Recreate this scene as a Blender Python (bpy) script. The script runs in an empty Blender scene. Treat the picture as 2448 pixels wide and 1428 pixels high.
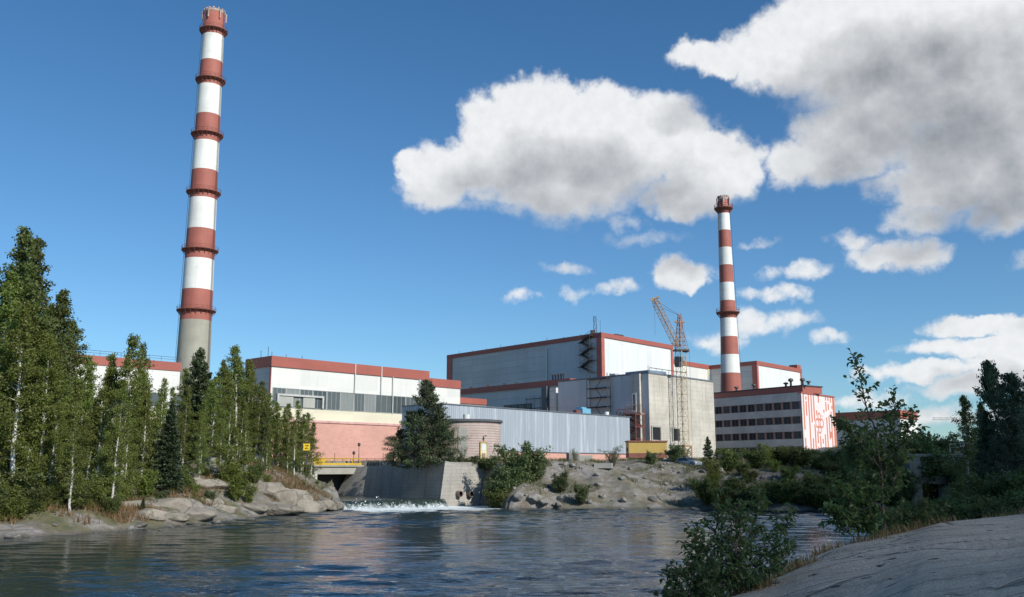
import bpy, math, random
import numpy as np
from mathutils import Vector

R = math.radians
sc = bpy.context.scene
COL = sc.collection
random.seed(7)

# ------------------------------------------------------------------ camera geometry (photo pixels 2448 x 1428)
FPX, CX, CY = 2228.0, 1224.0, 714.0
PITCH = R(10.33)
EYE = 5.0
CP, SP = math.cos(PITCH), math.sin(PITCH)

def ray(px, py):
    a = (px - CX) / FPX; b = (CY - py) / FPX
    return Vector((a, CP - b * SP, SP + b * CP))

def at(px, py, Y):
    d = ray(px, py); t = Y / d.y
    return Vector((d.x * t, Y, EYE + d.z * t))

def on(px, py, z=0.0):
    d = ray(px, py); t = (z - EYE) / d.z
    return Vector((d.x * t, d.y * t, z))

def zat(py, Y):
    return at(CX, py, Y).z

def xat(px, Y, z):
    return (px - CX) / FPX * (Y * CP + (z - EYE) * SP)

def along(C, z, d, px):
    """plan point on the line C + t d seen at pixel column px for height z"""
    k = (px - CX) / FPX
    t = (k * (C[1] * CP + (z - EYE) * SP) - C[0]) / (d[0] - k * d[1] * CP)
    return (C[0] + d[0] * t, C[1] + d[1] * t)

def azd(deg):
    return (math.sin(R(deg)), math.cos(R(deg)))

# ------------------------------------------------------------------ scene graph helpers
ORG = {}
def tag(o, label=None, cat=None, group=None, kind=None):
    if label: o['label'] = label
    if cat: o['category'] = cat
    if group: o['group'] = group
    if kind: o['kind'] = kind
    return o

def thing(name, label, cat, loc=(0, 0, 0), group=None):
    o = bpy.data.objects.new(name, None)
    o.empty_display_size = 0.3
    COL.objects.link(o); o.location = loc
    ORG[o.name] = Vector(loc)
    return tag(o, label, cat, group)

def link_mesh(name, me, parent=None):
    o = bpy.data.objects.new(name, me)
    COL.objects.link(o)
    if parent is not None:
        o.parent = parent
        ORG[o.name] = ORG.get(parent.name, Vector((0, 0, 0)))
    else:
        ORG[o.name] = Vector((0, 0, 0))
    return o

def copy_thing(root, loc=None, rotz=None, scale=None):
    r = root.copy(); COL.objects.link(r)
    if loc is not None: r.location = loc
    if rotz is not None: r.rotation_euler = (0, 0, rotz)
    if scale is not None: r.scale = scale
    for ch in root.children:
        c = ch.copy(); COL.objects.link(c); c.parent = r
        for g in ch.children:
            e = g.copy(); COL.objects.link(e); e.parent = c
    return r

class Fr:
    """vertical wall plane: O left end, u along to the right as seen from outside, n outward"""
    def __init__(s, P0, P1):
        s.O = Vector((P0[0], P0[1])); d = Vector((P1[0], P1[1])) - s.O
        s.L = d.length; s.u = d / s.L; s.n = Vector((s.u.y, -s.u.x))
    def p(s, u, z, d=0.0):
        q = s.O + s.u * u + s.n * d
        return Vector((q.x, q.y, z))
    def upx(s, px, z):
        q = along((s.O.x, s.O.y), z, (s.u.x, s.u.y), px)
        return (Vector(q) - s.O).dot(s.u)

class MB:
    def __init__(s):
        s.v = []; s.f = []; s.m = []; s.uv = []
    def face(s, pts, mi=0, uv=None):
        b = len(s.v)
        s.v += [tuple(p) for p in pts]
        s.f.append(list(range(b, b + len(pts)))); s.m.append(mi)
        s.uv.append(uv if uv else [(0.0, 0.0)] * len(pts))
    def hexa(s, P, mi=0, uvd=None):
        """P: 8 points, bottom 0-3 ccw, top 4-7"""
        L = [(P[i] - P[(i + 1) % 4]).length for i in range(4)]
        acc = 0
        for i in range(4):
            j = (i + 1) % 4
            u0 = acc; acc += L[i]
            z0 = P[i].z; z1 = P[i + 4].z
            s.face([P[i], P[j], P[j + 4], P[i + 4]], mi, [(u0, z0), (acc, z0), (acc, z1), (u0, z1)])
        s.face([P[4], P[5], P[6], P[7]], mi, [(P[k].x, P[k].y) for k in (4, 5, 6, 7)])
        s.face([P[3], P[2], P[1], P[0]], mi, [(P[k].x, P[k].y) for k in (3, 2, 1, 0)])
    def fbox(s, F, u0, u1, z0, z1, d0, d1, mi=0):
        A = lambda u, z, d: F.p(u, z, d)
        fr = [A(u0, z0, d1), A(u1, z0, d1), A(u1, z1, d1), A(u0, z1, d1)]
        s.face(fr, mi, [(u0, z0), (u1, z0), (u1, z1), (u0, z1)])
        s.face([A(u1, z0, d0), A(u0, z0, d0), A(u0, z1, d0), A(u1, z1, d0)], mi, [(u1, z0), (u0, z0), (u0, z1), (u1, z1)])
        s.face([A(u0, z0, d0), A(u0, z0, d1), A(u0, z1, d1), A(u0, z1, d0)], mi, [(d0, z0), (d1, z0), (d1, z1), (d0, z1)])
        s.face([A(u1, z0, d1), A(u1, z0, d0), A(u1, z1, d0), A(u1, z1, d1)], mi, [(d1, z0), (d0, z0), (d0, z1), (d1, z1)])
        s.face([A(u0, z1, d1), A(u1, z1, d1), A(u1, z1, d0), A(u0, z1, d0)], mi, [(u0, d1), (u1, d1), (u1, d0), (u0, d0)])
        s.face([A(u0, z0, d0), A(u1, z0, d0), A(u1, z0, d1), A(u0, z0, d1)], mi, [(u0, d0), (u1, d0), (u1, d1), (u0, d1)])
    def prism(s, pts, z0, z1, mi=0, mt=None):
        n = len(pts); acc = 0
        if not hasattr(z1, '__len__'): z1 = [z1] * n
        for i in range(n):
            a, b = pts[i], pts[(i + 1) % n]
            l = math.hypot(b[0] - a[0], b[1] - a[1])
            za, zb = z1[i], z1[(i + 1) % n]
            s.face([(a[0], a[1], z0), (b[0], b[1], z0), (b[0], b[1], zb), (a[0], a[1], za)], mi,
                   [(acc, z0), (acc + l, z0), (acc + l, zb), (acc, za)])
            acc += l
        s.face([(p[0], p[1], z1[i]) for i, p in enumerate(pts)], mi if mt is None else mt, [(p[0], p[1]) for p in pts])
    def box(s, c, size, mi=0, rz=0.0):
        cx, cy, cz = c; w, d, h = size
        co, si = math.cos(rz), math.sin(rz)
        q = []
        for z in (-h / 2, h / 2):
            for (x, y) in ((-w / 2, -d / 2), (w / 2, -d / 2), (w / 2, d / 2), (-w / 2, d / 2)):
                q.append(Vector((cx + x * co - y * si, cy + x * si + y * co, cz + z)))
        s.hexa(q, mi)
    def bar(s, p0, p1, t=0.1, mi=0):
        s.tube(p0, p1, t * 0.6, t * 0.6, 4, mi)
    def tube(s, p0, p1, r0, r1=None, n=8, mi=0, caps=True):
        r1 = r0 if r1 is None else r1
        p0 = Vector(p0); p1 = Vector(p1); d = (p1 - p0)
        if d.length < 1e-6: return
        w = d.normalized()
        a = w.orthogonal().normalized() if abs(w.z) < 0.99 else Vector((1, 0, 0)); c = w.cross(a).normalized(); a = c.cross(w)
        b = len(s.v); L = d.length
        for k in range(n):
            th = 2 * math.pi * (k + .5) / n; e = a * math.cos(th) + c * math.sin(th)
            s.v.append(tuple(p0 + e * r0)); s.v.append(tuple(p1 + e * r1))
        for k in range(n):
            j = (k + 1) % n
            s.f.append([b + 2 * k, b + 2 * j, b + 2 * j + 1, b + 2 * k + 1]); s.m.append(mi)
            u0 = k / n * 6.28 * r0; u1 = (k + 1) / n * 6.28 * r0
            s.uv.append([(u0, 0), (u1, 0), (u1, L), (u0, L)])
        if caps:
            s.f.append([b + 2 * k for k in range(n)][::-1]); s.m.append(mi); s.uv.append([(0, 0)] * n)
            s.f.append([b + 2 * k + 1 for k in range(n)]); s.m.append(mi); s.uv.append([(0, 0)] * n)
    def poly_tube(s, pts, rs, n=6, mi=0):
        for i in range(len(pts) - 1):
            s.tube(pts[i], pts[i + 1], rs[i], rs[i + 1], n, mi, caps=(i == len(pts) - 2))
    def lathe(s, c, prof, n=32, mis=None, a0=0.0, a1=2 * math.pi):
        """prof: list of (r, z); mis per segment"""
        b = len(s.v); m = len(prof); full = abs(a1 - a0 - 2 * math.pi) < 1e-6
        nn = n if full else n + 1
        for k in range(nn):
            th = a0 + (a1 - a0) * k / n
            for (r, z) in prof:
                s.v.append((c[0] + r * math.cos(th), c[1] + r * math.sin(th), z))
        for k in range(n):
            j = (k + 1) % nn
            for i in range(m - 1):
                s.f.append([b + k * m + i, b + j * m + i, b + j * m + i + 1, b + k * m + i + 1])
                s.m.append(mis[i] if mis else 0)
                r = max(prof[i][0], prof[i + 1][0]); u0 = (a1 - a0) * k / n * r; u1 = (a1 - a0) * (k + 1) / n * r
                z0, z1 = prof[i][1], prof[i + 1][1]
                s.uv.append([(u0, z0), (u1, z0), (u1, z1), (u0, z1)])
    def build(s, name, mats, parent=None, smooth=False, label=None):
        off = ORG.get(parent.name, Vector((0, 0, 0))) if parent is not None else Vector((0, 0, 0))
        me = bpy.data.meshes.new(name)
        me.from_pydata([(x - off.x, y - off.y, z - off.z) for (x, y, z) in s.v], [], s.f)
        if not isinstance(mats, (list, tuple)): mats = [mats]
        for m in mats: me.materials.append(m)
        me.polygons.foreach_set('material_index', s.m)
        ul = me.uv_layers.new(name='UVMap')
        flat = [c for f in s.uv for p in f for c in p]
        ul.data.foreach_set('uv', flat)
        if smooth: me.polygons.foreach_set('use_smooth', [True] * len(s.f))
        me.update()
        o = link_mesh(name, me, parent)
        if label: o['label'] = label
        return o

def np_mesh(name, V, faces_n, mat, smooth=False, F=None):
    """V (n,3); F (m,k) int array"""
    me = bpy.data.meshes.new(name)
    V = np.asarray(V, dtype=np.float32); F = np.asarray(F, dtype=np.int32)
    m, k = F.shape
    me.vertices.add(len(V)); me.vertices.foreach_set('co', V.ravel())
    me.loops.add(m * k); me.loops.foreach_set('vertex_index', F.ravel())
    me.polygons.add(m); me.polygons.foreach_set('loop_start', np.arange(0, m * k, k, dtype=np.int32))
    me.update(calc_edges=True); me.validate()
    if smooth: me.polygons.foreach_set('use_smooth', np.ones(m, dtype=bool))
    me.materials.append(mat)
    return me

# ------------------------------------------------------------------ value noise (numpy)
def _h(i, j, s):
    n = (i * 374761393 + j * 668265263 + s * 1442695041) & 0x7fffffff
    n = ((n ^ (n >> 13)) * 1274126177) & 0x7fffffff
    n = n ^ (n >> 16)
    return (n & 0xffff) / 65535.0
def vnoise(x, y, s=0):
    x = np.asarray(x, dtype=float); y = np.asarray(y, dtype=float)
    i = np.floor(x).astype(np.int64); j = np.floor(y).astype(np.int64)
    fx = x - i; fy = y - j
    fx = fx * fx * (3 - 2 * fx); fy = fy * fy * (3 - 2 * fy)
    a = _h(i, j, s); b = _h(i + 1, j, s); c = _h(i, j + 1, s); d = _h(i + 1, j + 1, s)
    return (a * (1 - fx) + b * fx) * (1 - fy) + (c * (1 - fx) + d * fx) * fy
def fbm(x, y, s=0, o=4):
    r = 0; a = .5
    for k in range(o):
        r = r + a * (vnoise(x, y, s + k) - .5); x = x * 2.03 + 11.3; y = y * 2.03 + 5.7; a *= .5
    return r
def sst(a, b, x):
    t = np.clip((x - a) / (b - a), 0, 1); return t * t * (3 - 2 * t)

# ------------------------------------------------------------------ material helpers
class NT:
    def __init__(s, name, blend=None):
        s.mat = bpy.data.materials.new(name); s.mat.use_nodes = True
        s.t = s.mat.node_tree; s.t.nodes.clear()
        s.out = s.n('ShaderNodeOutputMaterial')
    def n(s, typ, **kw):
        nd = s.t.nodes.new(typ)
        for k, v in kw.items(): setattr(nd, k, v)
        return nd
    def l(s, a, b): s.t.links.new(a, b)
    def inp(s, sock, v):
        if isinstance(v, bpy.types.NodeSocket): s.l(v, sock)
        elif v is not None:
            if hasattr(v, '__len__') and len(v) == 3 and sock.type == 'RGBA': v = (*v, 1)
            sock.default_value = v
    def math(s, op, a, b=None, c=None, clamp=False):
        nd = s.n('ShaderNodeMath', operation=op, use_clamp=clamp)
        s.inp(nd.inputs[0], a)
        if b is not None: s.inp(nd.inputs[1], b)
        if c is not None: s.inp(nd.inputs[2], c)
        return nd.outputs[0]
    def vmath(s, op, a, b=None, scale=None):
        nd = s.n('ShaderNodeVectorMath', operation=op)
        s.inp(nd.inputs[0], a)
        if b is not None: s.inp(nd.inputs[1], b)
        if scale is not None: s.inp(nd.inputs['Scale'], scale)
        return nd.outputs['Value'] if op in ('LENGTH', 'DOT_PRODUCT', 'DISTANCE') else nd.outputs[0]
    def mix(s, f, a, b, mode='MIX'):
        nd = s.n('ShaderNodeMix', data_type='RGBA', blend_type=mode)
        s.inp(nd.inputs[0], f); s.inp(nd.inputs[6], a); s.inp(nd.inputs[7], b)
        return nd.outputs[2]
    def mapr(s, v, a, b, c=0.0, d=1.0, smooth=False):
        nd = s.n('ShaderNodeMapRange'); nd.clamp = True
        if smooth: nd.interpolation_type = 'SMOOTHSTEP'
        s.inp(nd.inputs[0], v)
        for i, q in enumerate((a, b, c, d)): s.inp(nd.inputs[1 + i], q)
        return nd.outputs[0]
    def noise(s, vec, scale, detail=4, rough=.55, dist=0.0):
        nd = s.n('ShaderNodeTexNoise'); s.inp(nd.inputs['Vector'], vec)
        nd.inputs['Scale'].default_value = scale; nd.inputs['Detail'].default_value = detail
        nd.inputs['Roughness'].default_value = rough; nd.inputs['Distortion'].default_value = dist
        return nd.outputs[0]
    def voro(s, vec, scale, feature='F1', out='Distance', rnd=1.0):
        nd = s.n('ShaderNodeTexVoronoi', feature=feature); s.inp(nd.inputs['Vector'], vec)
        nd.inputs['Scale'].default_value = scale; nd.inputs['Randomness'].default_value = rnd
        return nd.outputs[out]
    def scale(s, vec, v):
        return s.vmath('MULTIPLY', vec, tuple(v))
    def uv(s): return s.n('ShaderNodeTexCoord').outputs['UV']
    def obj(s): return s.n('ShaderNodeTexCoord').outputs['Object']
    def pos(s): return s.n('ShaderNodeNewGeometry').outputs['Position']
    def bump(s, h, strength=.3, dist=.05):
        nd = s.n('ShaderNodeBump'); nd.inputs['Strength'].default_value = strength
        nd.inputs['Distance'].default_value = dist
        s.l(h, nd.inputs['Height']); return nd.outputs[0]
    def principled(s, col, rough=.7, metal=0.0, normal=None, spec=None):
        nd = s.n('ShaderNodeBsdfPrincipled')
        s.inp(nd.inputs['Base Color'], col); s.inp(nd.inputs['Roughness'], rough)
        s.inp(nd.inputs['Metallic'], metal)
        if normal is not None: s.l(normal, nd.inputs['Normal'])
        if spec is not None: nd.inputs['Specular IOR Level'].default_value = spec
        s.l(nd.outputs[0], s.out.inputs['Surface'])
        return nd

def wallmat(name, col, panel=(6.0, 1.2), seam=(.2, .2, .2), seam_amt=.6, mortar=.04, streak=.25, dirt=(.25, .23, .2), rough=.75, bumpy=.25, vary=.12, fine=.10):
    """panelled, weather-streaked wall; UV in metres"""
    t = NT(name); uv = t.uv()
    n1 = t.noise(uv, .12, 5); n2 = t.noise(uv, 1.6, 5, .65)
    c = t.mix(t.mapr(n1, .3, .7), tuple(x * (1 - vary) for x in col), tuple(min(1, x * (1 + vary * .6)) for x in col))
    c = t.mix(t.mapr(n2, .35, .75, 0, fine * 2), c, tuple(x * .6 for x in col))
    br = t.n('ShaderNodeTexBrick'); t.l(uv, br.inputs['Vector'])
    br.offset = 0.0; br.squash = 1.0
    br.inputs['Scale'].default_value = 1.0
    br.inputs['Brick Width'].default_value = panel[0]; br.inputs['Row Height'].default_value = panel[1]
    br.inputs['Mortar Size'].default_value = mortar; br.inputs['Mortar Smooth'].default_value = .3; br.inputs['Bias'].default_value = 0
    br.inputs['Color1'].default_value = (1, 1, 1, 1); br.inputs['Color2'].default_value = (.86, .87, .88, 1)
    br.inputs['Mortar'].default_value = (1, 1, 1, 1)
    c = t.mix(.8, c, br.outputs['Color'], 'MULTIPLY')
    seamf = t.math('MULTIPLY', br.outputs['Fac'], t.mapr(t.noise(uv, .35, 3), .35, .7, .25, 1.0))
    c = t.mix(t.math('MULTIPLY', seamf, seam_amt), c, seam)
    st = t.noise(t.scale(uv, (1.3, .07, 1)), 1.0, 5, .7)
    c = t.mix(t.mapr(st, .52, .8, 0, streak), c, dirt)
    h = t.math('SUBTRACT', t.math('MULTIPLY', n2, .3), br.outputs['Fac'])
    t.principled(c, rough, 0, t.bump(h, bumpy, .03))
    return t.mat

def paint(name, col, rough=.55, metal=0.0, vary=.18, rust=0.0, sc_=.9):
    t = NT(name); o = t.pos()
    n = t.noise(o, sc_, 5, .6); n2 = t.noise(o, sc_ * 7, 4, .6)
    c = t.mix(t.mapr(n, .3, .7), tuple(x * (1 - vary) for x in col), tuple(min(1, x * (1 + vary)) for x in col))
    if rust: c = t.mix(t.mapr(n2, .55, .7, 0, rust), c, (.18, .07, .03))
    t.principled(c, rough, metal, t.bump(n2, .15, .01))
    return t.mat

def concrete(name, col, board=0.0, dark=.5, streak=.4):
    t = NT(name); uv = t.uv(); p = t.pos()
    n1 = t.noise(p, .25, 6, .6); n2 = t.noise(p, 2.5, 6, .65)
    c = t.mix(t.mapr(n1, .3, .7), tuple(x * .78 for x in col), tuple(x * 1.15 for x in col))
    c = t.mix(t.mapr(n2, .4, .8, 0, .5), c, tuple(x * .6 for x in col))
    st = t.noise(t.scale(uv, (1.1, .08, 1)), 1.0, 5, .7)
    c = t.mix(t.mapr(st, .5, .8, 0, streak), c, tuple(x * dark for x in col))
    h = n2
    if board:
        br = t.n('ShaderNodeTexBrick'); t.l(uv, br.inputs['Vector']); br.offset = .5
        br.inputs['Scale'].default_value = 1; br.inputs['Brick Width'].default_value = board * 9; br.inputs['Row Height'].default_value = board
        br.inputs['Mortar Size'].default_value = .03; br.inputs['Mortar Smooth'].default_value = .5
        br.inputs['Color1'].default_value = (1, 1, 1, 1); br.inputs['Color2'].default_value = (.91, .91, .91, 1); br.inputs['Mortar'].default_value = (.74, .72, .7, 1)
        c = t.mix(.8, c, br.outputs['Color'], 'MULTIPLY')
        h = t.math('SUBTRACT', t.math('MULTIPLY', n2, .6), br.outputs['Fac'])
    t.principled(c, .9, 0, t.bump(h, .4, .04))
    return t.mat

def leafmat(name, c1, c2, trans=.35, c3=None):
    t = NT(name); p = t.obj()
    oi = t.n('ShaderNodeObjectInfo').outputs['Random']
    n = t.noise(p, .45, 3); n2 = t.noise(p, 3.5, 3, .6)
    c = t.mix(t.mapr(n, .3, .7), c1, c2)
    if c3: c = t.mix(t.mapr(n2, .6, .75, 0, .7), c, c3)
    hs = t.n('ShaderNodeHueSaturation'); t.l(c, hs.inputs['Color'])
    t.l(t.mapr(oi, 0, 1, .485, .515), hs.inputs['Hue']); t.l(t.mapr(oi, 0, 1, .75, 1.2), hs.inputs['Value'])
    pr = t.n('ShaderNodeBsdfPrincipled'); t.l(hs.outputs[0], pr.inputs['Base Color']); pr.inputs['Roughness'].default_value = .55
    tr = t.n('ShaderNodeBsdfTranslucent'); t.l(hs.outputs[0], tr.inputs['Color'])
    ms = t.n('ShaderNodeMixShader'); ms.inputs[0].default_value = trans
    t.l(pr.outputs[0], ms.inputs[1]); t.l(tr.outputs[0], ms.inputs[2]); t.l(ms.outputs[0], t.out.inputs['Surface'])
    return t.mat
# ------------------------------------------------------------------ camera, sun, sky
cam = bpy.data.cameras.new('camera'); camo = bpy.data.objects.new('camera', cam); COL.objects.link(camo)
camo.location = (0, 0, EYE); camo.rotation_euler = (R(90) + PITCH, 0, 0)
cam.sensor_width = 36.0; cam.lens = FPX / 2448 * 36.0; cam.clip_end = 8000; cam.clip_start = .2
sc.camera = camo
sc.view_settings.view_transform = 'Standard'; sc.view_settings.look = 'None'
sc.view_settings.exposure = 0.08; sc.view_settings.gamma = 1.0

SUN_AZ, SUN_EL = 135.0, 34.0
S = Vector((math.cos(R(SUN_EL)) * math.sin(R(SUN_AZ)), math.cos(R(SUN_EL)) * math.cos(R(SUN_AZ)), math.sin(R(SUN_EL))))
sl = bpy.data.lights.new('sun', 'SUN'); sl.energy = 4.3; sl.angle = R(.53); sl.color = (1, .955, .88)
so = bpy.data.objects.new('sun', sl); COL.objects.link(so)
so.rotation_euler = (-S).to_track_quat('-Z', 'Y').to_euler()

CLOUDS = [  # photo px centre, radii, weight
 (1335,395,330,150,1.0),(1190,320,135,105,.9),(1080,400,130,90,.9),(1060,455,120,55,.7),(1290,275,165,85,1.0),(1450,275,205,85,1.0),(1565,325,165,105,1.0),(1100,410,120,70,.95),(992,400,52,58,.9),
 (1680,400,125,105,1.0),(1745,400,85,85,.9),(1640,460,140,60,.95),(1300,465,260,50,.8),(1500,525,80,20,.3),(1250,500,190,30,.45),
 (2150,40,430,120,1.1),(2260,180,420,170,1.2),(1900,110,230,110,1.05),(1690,130,95,50,.8),(2330,360,260,140,1.2),(2080,320,220,90,1.0),
 (1900,385,105,75,.75),(2020,300,170,80,.95),(2200,520,95,55,.75),(2240,440,190,65,1.0),(2420,300,150,200,1.1),(2400,470,140,70,1.0),(2000,400,150,60,.8),
 (2150,615,135,45,.75),(2060,582,80,28,.5),(2225,600,65,42,.7),(1630,645,90,45,.85),(1675,660,50,32,.7),(1345,640,75,16,.4),
 (1460,690,70,24,.5),(1255,708,45,16,.35),(1360,692,45,15,.3),(1855,705,90,24,.5),(1910,655,105,20,.45),(1835,775,115,36,.5),(1715,812,85,34,.5),
 (2320,785,130,32,.9),(2250,835,110,24,.6),(2440,785,110,45,.95),(2390,840,150,32,.8),(2240,895,140,26,.7),(2120,902,100,22,.5),(2350,930,170,28,.7),
 (2230,1000,130,30,.6),(2080,955,110,20,.5),(2400,1000,170,26,.6),(1985,815,60,16,.4),(1800,582,60,14,.3),(1540,560,120,20,.25),(2470,880,160,60,1.0),
 (2560,600,140,60,.9),(2700,300,220,200,1.1),(2700,830,260,70,1.0),(-500,500,260,70,.9),(-900,760,300,60,.8),(3300,500,400,160,1.0),(-300,-500,300,110,.9),(1500,-420,420,130,1.0)]

def make_world():
    w = bpy.data.worlds.new('World'); sc.world = w; w.use_nodes = True
    w.cycles.sampling_method = 'MANUAL'; w.cycles.sample_map_resolution = 256
    sc.cycles.max_bounces = 6; sc.cycles.diffuse_bounces = 2; sc.cycles.glossy_bounces = 3; sc.cycles.transmission_bounces = 2; sc.cycles.transparent_max_bounces = 24
    t = NT.__new__(NT); t.t = w.node_tree; t.t.nodes.clear(); t.mat = w
    out = t.n('ShaderNodeOutputWorld')
    sky = t.n('ShaderNodeTexSky'); sky.sky_type = 'NISHITA'; sky.sun_disc = False
    sky.sun_elevation = R(SUN_EL); sky.sun_rotation = R(SUN_AZ); sky.altitude = 100; sky.air_density = 1.0; sky.dust_density = .3; sky.ozone_density = 2.5
    d = t.n('ShaderNodeTexCoord').outputs['Generated']
    d = t.vmath('NORMALIZE', d)
    sep = t.n('ShaderNodeSeparateXYZ'); t.l(d, sep.inputs[0])
    az = t.math('MULTIPLY', t.math('ARCTAN2', sep.outputs[0], sep.outputs[1]), 57.29578)
    el = t.math('MULTIPLY', t.math('ARCSINE', sep.outputs[2]), 57.29578)
    cb = t.n('ShaderNodeCombineXYZ'); t.l(az, cb.inputs[0]); t.l(el, cb.inputs[1]); P = cb.outputs[0]
    def nz(vec, scale, det, rough=.55):
        nd = t.n('ShaderNodeTexNoise'); t.l(vec, nd.inputs['Vector']); nd.inputs['Scale'].default_value = scale
        nd.inputs['Detail'].default_value = det; nd.inputs['Roughness'].default_value = rough
        return nd
    w1 = nz(P, .16, 3); w2 = nz(P, .6, 4, .6)
    q = t.vmath('ADD', P, t.vmath('MULTIPLY', t.vmath('SUBTRACT', w1.outputs['Color'], (.5, .5, .5)), (4.5, 2.6, 0)))
    q = t.vmath('ADD', q, t.vmath('MULTIPLY', t.vmath('SUBTRACT', w2.outputs['Color'], (.5, .5, .5)), (2.0, 1.5, 0)))
    def field(vec, grow, big=False):
        f = None
        for (px, py, rx, ry, wt) in CLOUDS:
            if wt < .7: wt *= .85
            if big and rx * ry < 2400: continue
            dd = ray(px, py).normalized()
            a = math.degrees(math.atan2(dd.x, dd.y)); e = math.degrees(math.asin(dd.z))
            k = .0253 * (1 / (1 + ((px - CX) / FPX) ** 2) ** .5)
            v = t.vmath('MULTIPLY', t.vmath('SUBTRACT', vec, (a, e, 0)), (1 / (rx * k * grow), 1 / (ry * .0253 * grow), 0))
            m = t.math('MULTIPLY_ADD', t.vmath('DOT_PRODUCT', v, v), -wt, wt)
            f = m if f is None else t.math('MAXIMUM', f, m)
        return f
    n_lo = nz(P, .35, 6, .6).outputs[0]; n_hi = nz(P, 1.3, 8, .57).outputs[0]
    f0 = field(q, 1.0)
    dens = t.math('ADD', f0, t.math('MULTIPLY_ADD', n_lo, .95, -.475))
    dens = t.math('ADD', dens, t.math('MULTIPLY_ADD', n_hi, .56, -.28))
        # light: clouds are lit from above; thickness seen above a point darkens it
    up = t.vmath('ADD', q, (.5, 3.3, 0))
    f1 = field(up, 1.0, True)
    n_up = nz(t.vmath('ADD', P, (.5, 1.5, 0)), .35, 6, .6).outputs[0]
    thick = t.math('ADD', f1, t.math('MULTIPLY_ADD', n_up, .9, -.45))
    n_l0 = nz(P, .42, 6, .5).outputs[0]; n_l1 = nz(t.vmath('ADD', P, (.6, 1.2, 0)), .42, 6, .5).outputs[0]
    thick = t.math('ADD', thick, t.math('MULTIPLY', t.math('SUBTRACT', n_l1, n_l0), .85))
    sh = t.math('POWER', t.mapr(thick, -.35, 1.35, 0, 1), 1.25)
    alpha = t.mapr(dens, -.05, t.mapr(sh, 0, 1, .42, .85), 0, 1, True)
    alpha = t.math('MULTIPLY', alpha, t.mapr(f0, -.05, .5, .50, 1.0, True))
    sh = t.math('MULTIPLY', sh, t.mapr(dens, .0, .9, .35, 1.0, True))
    hz = t.mapr(el, 0, 30, 0, 1)
    ccol = t.mix(sh, (7.0, 7.1, 7.2), t.mix(hz, (3.0, 3.25, 3.6), (2.25, 2.35, 2.55)))
    ccol = t.mix(1.0, ccol, t.mix(t.mapr(n_hi, .3, .7), (.93, .935, .94), (1.03, 1.03, 1.03)), 'MULTIPLY')
    # deepen the blue a little the way the camera records it
    skc = t.mix(1.0, sky.outputs[0], t.mix(t.mapr(el, 0, 34, 0, 1), (.56, .78, .95), (.35, .70, .90)), 'MULTIPLY')
    allc = t.mix(t.math('MULTIPLY', alpha, .97), skc, ccol)
    bg = t.n('ShaderNodeBackground'); t.l(allc, bg.inputs[0]); bg.inputs[1].default_value = .12
    t.l(bg.outputs[0], out.inputs[0])
make_world()

# ------------------------------------------------------------------ terrain
def P2(px, py): v = on(px, py, 0.0); return (v.x, v.y)
LEFT_SHORE = [P2(-260, 1300), P2(0, 1287), P2(120, 1281), P2(300, 1269), P2(420, 1258), P2(560, 1244), P2(640, 1233), P2(720, 1227), (-21.2, 116.5)]
CH = [(-21.4, 119.5), (-9.7, 126.3), (-7.6, 129.0), (-23.0, 149.5), (-32.0, 148.0), (-31.5, 141.0), (-24.5, 128.0)]     # upstream channel
FAR_SHORE = [(-20.6, 120.0), (-10.0, 126.4), (-7.6, 129.0), (-4.6, 132.0), (-3.2, 128.5), P2(1172, 1213), P2(1220, 1217), P2(1320, 1216.5), P2(1420, 1217), P2(1540, 1218), P2(1620, 1216), P2(1700, 1218),
             P2(1800, 1219), P2(1900, 1221), P2(2000, 1220), P2(2080, 1221), (46, 115.0), (51, 121.5), (57.5, 121.5)]
NEAR_SHORE = [(54, 112), (45, 95), (37, 80), (29, 66), (20, 47), (11, 29), (4, 19), (-3, 12), (-14, 6), (-40, -10), (-120, -60), (-180, -20), (-120, 45), (-75, 60)]
RIVER = LEFT_SHORE + FAR_SHORE + NEAR_SHORE

def sdist(poly, X, Y):
    """positive outside the polygon"""
    n = len(poly); best = np.full(X.shape, 1e9); inside = np.zeros(X.shape, bool)
    for i in range(n):
        ax, ay = poly[i]; bx, by = poly[(i + 1) % n]
        ex, ey = bx - ax, by - ay
        tt = np.clip(((X - ax) * ex + (Y - ay) * ey) / (ex * ex + ey * ey + 1e-12), 0, 1)
        best = np.minimum(best, np.hypot(X - ax - tt * ex, Y - ay - tt * ey))
        cond = ((ay > Y) != (by > Y)) & (X < (bx - ax) * (Y - ay) / (by - ay + 1e-12) + ax)
        inside ^= cond
    return np.where(inside, -best, best)

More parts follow.
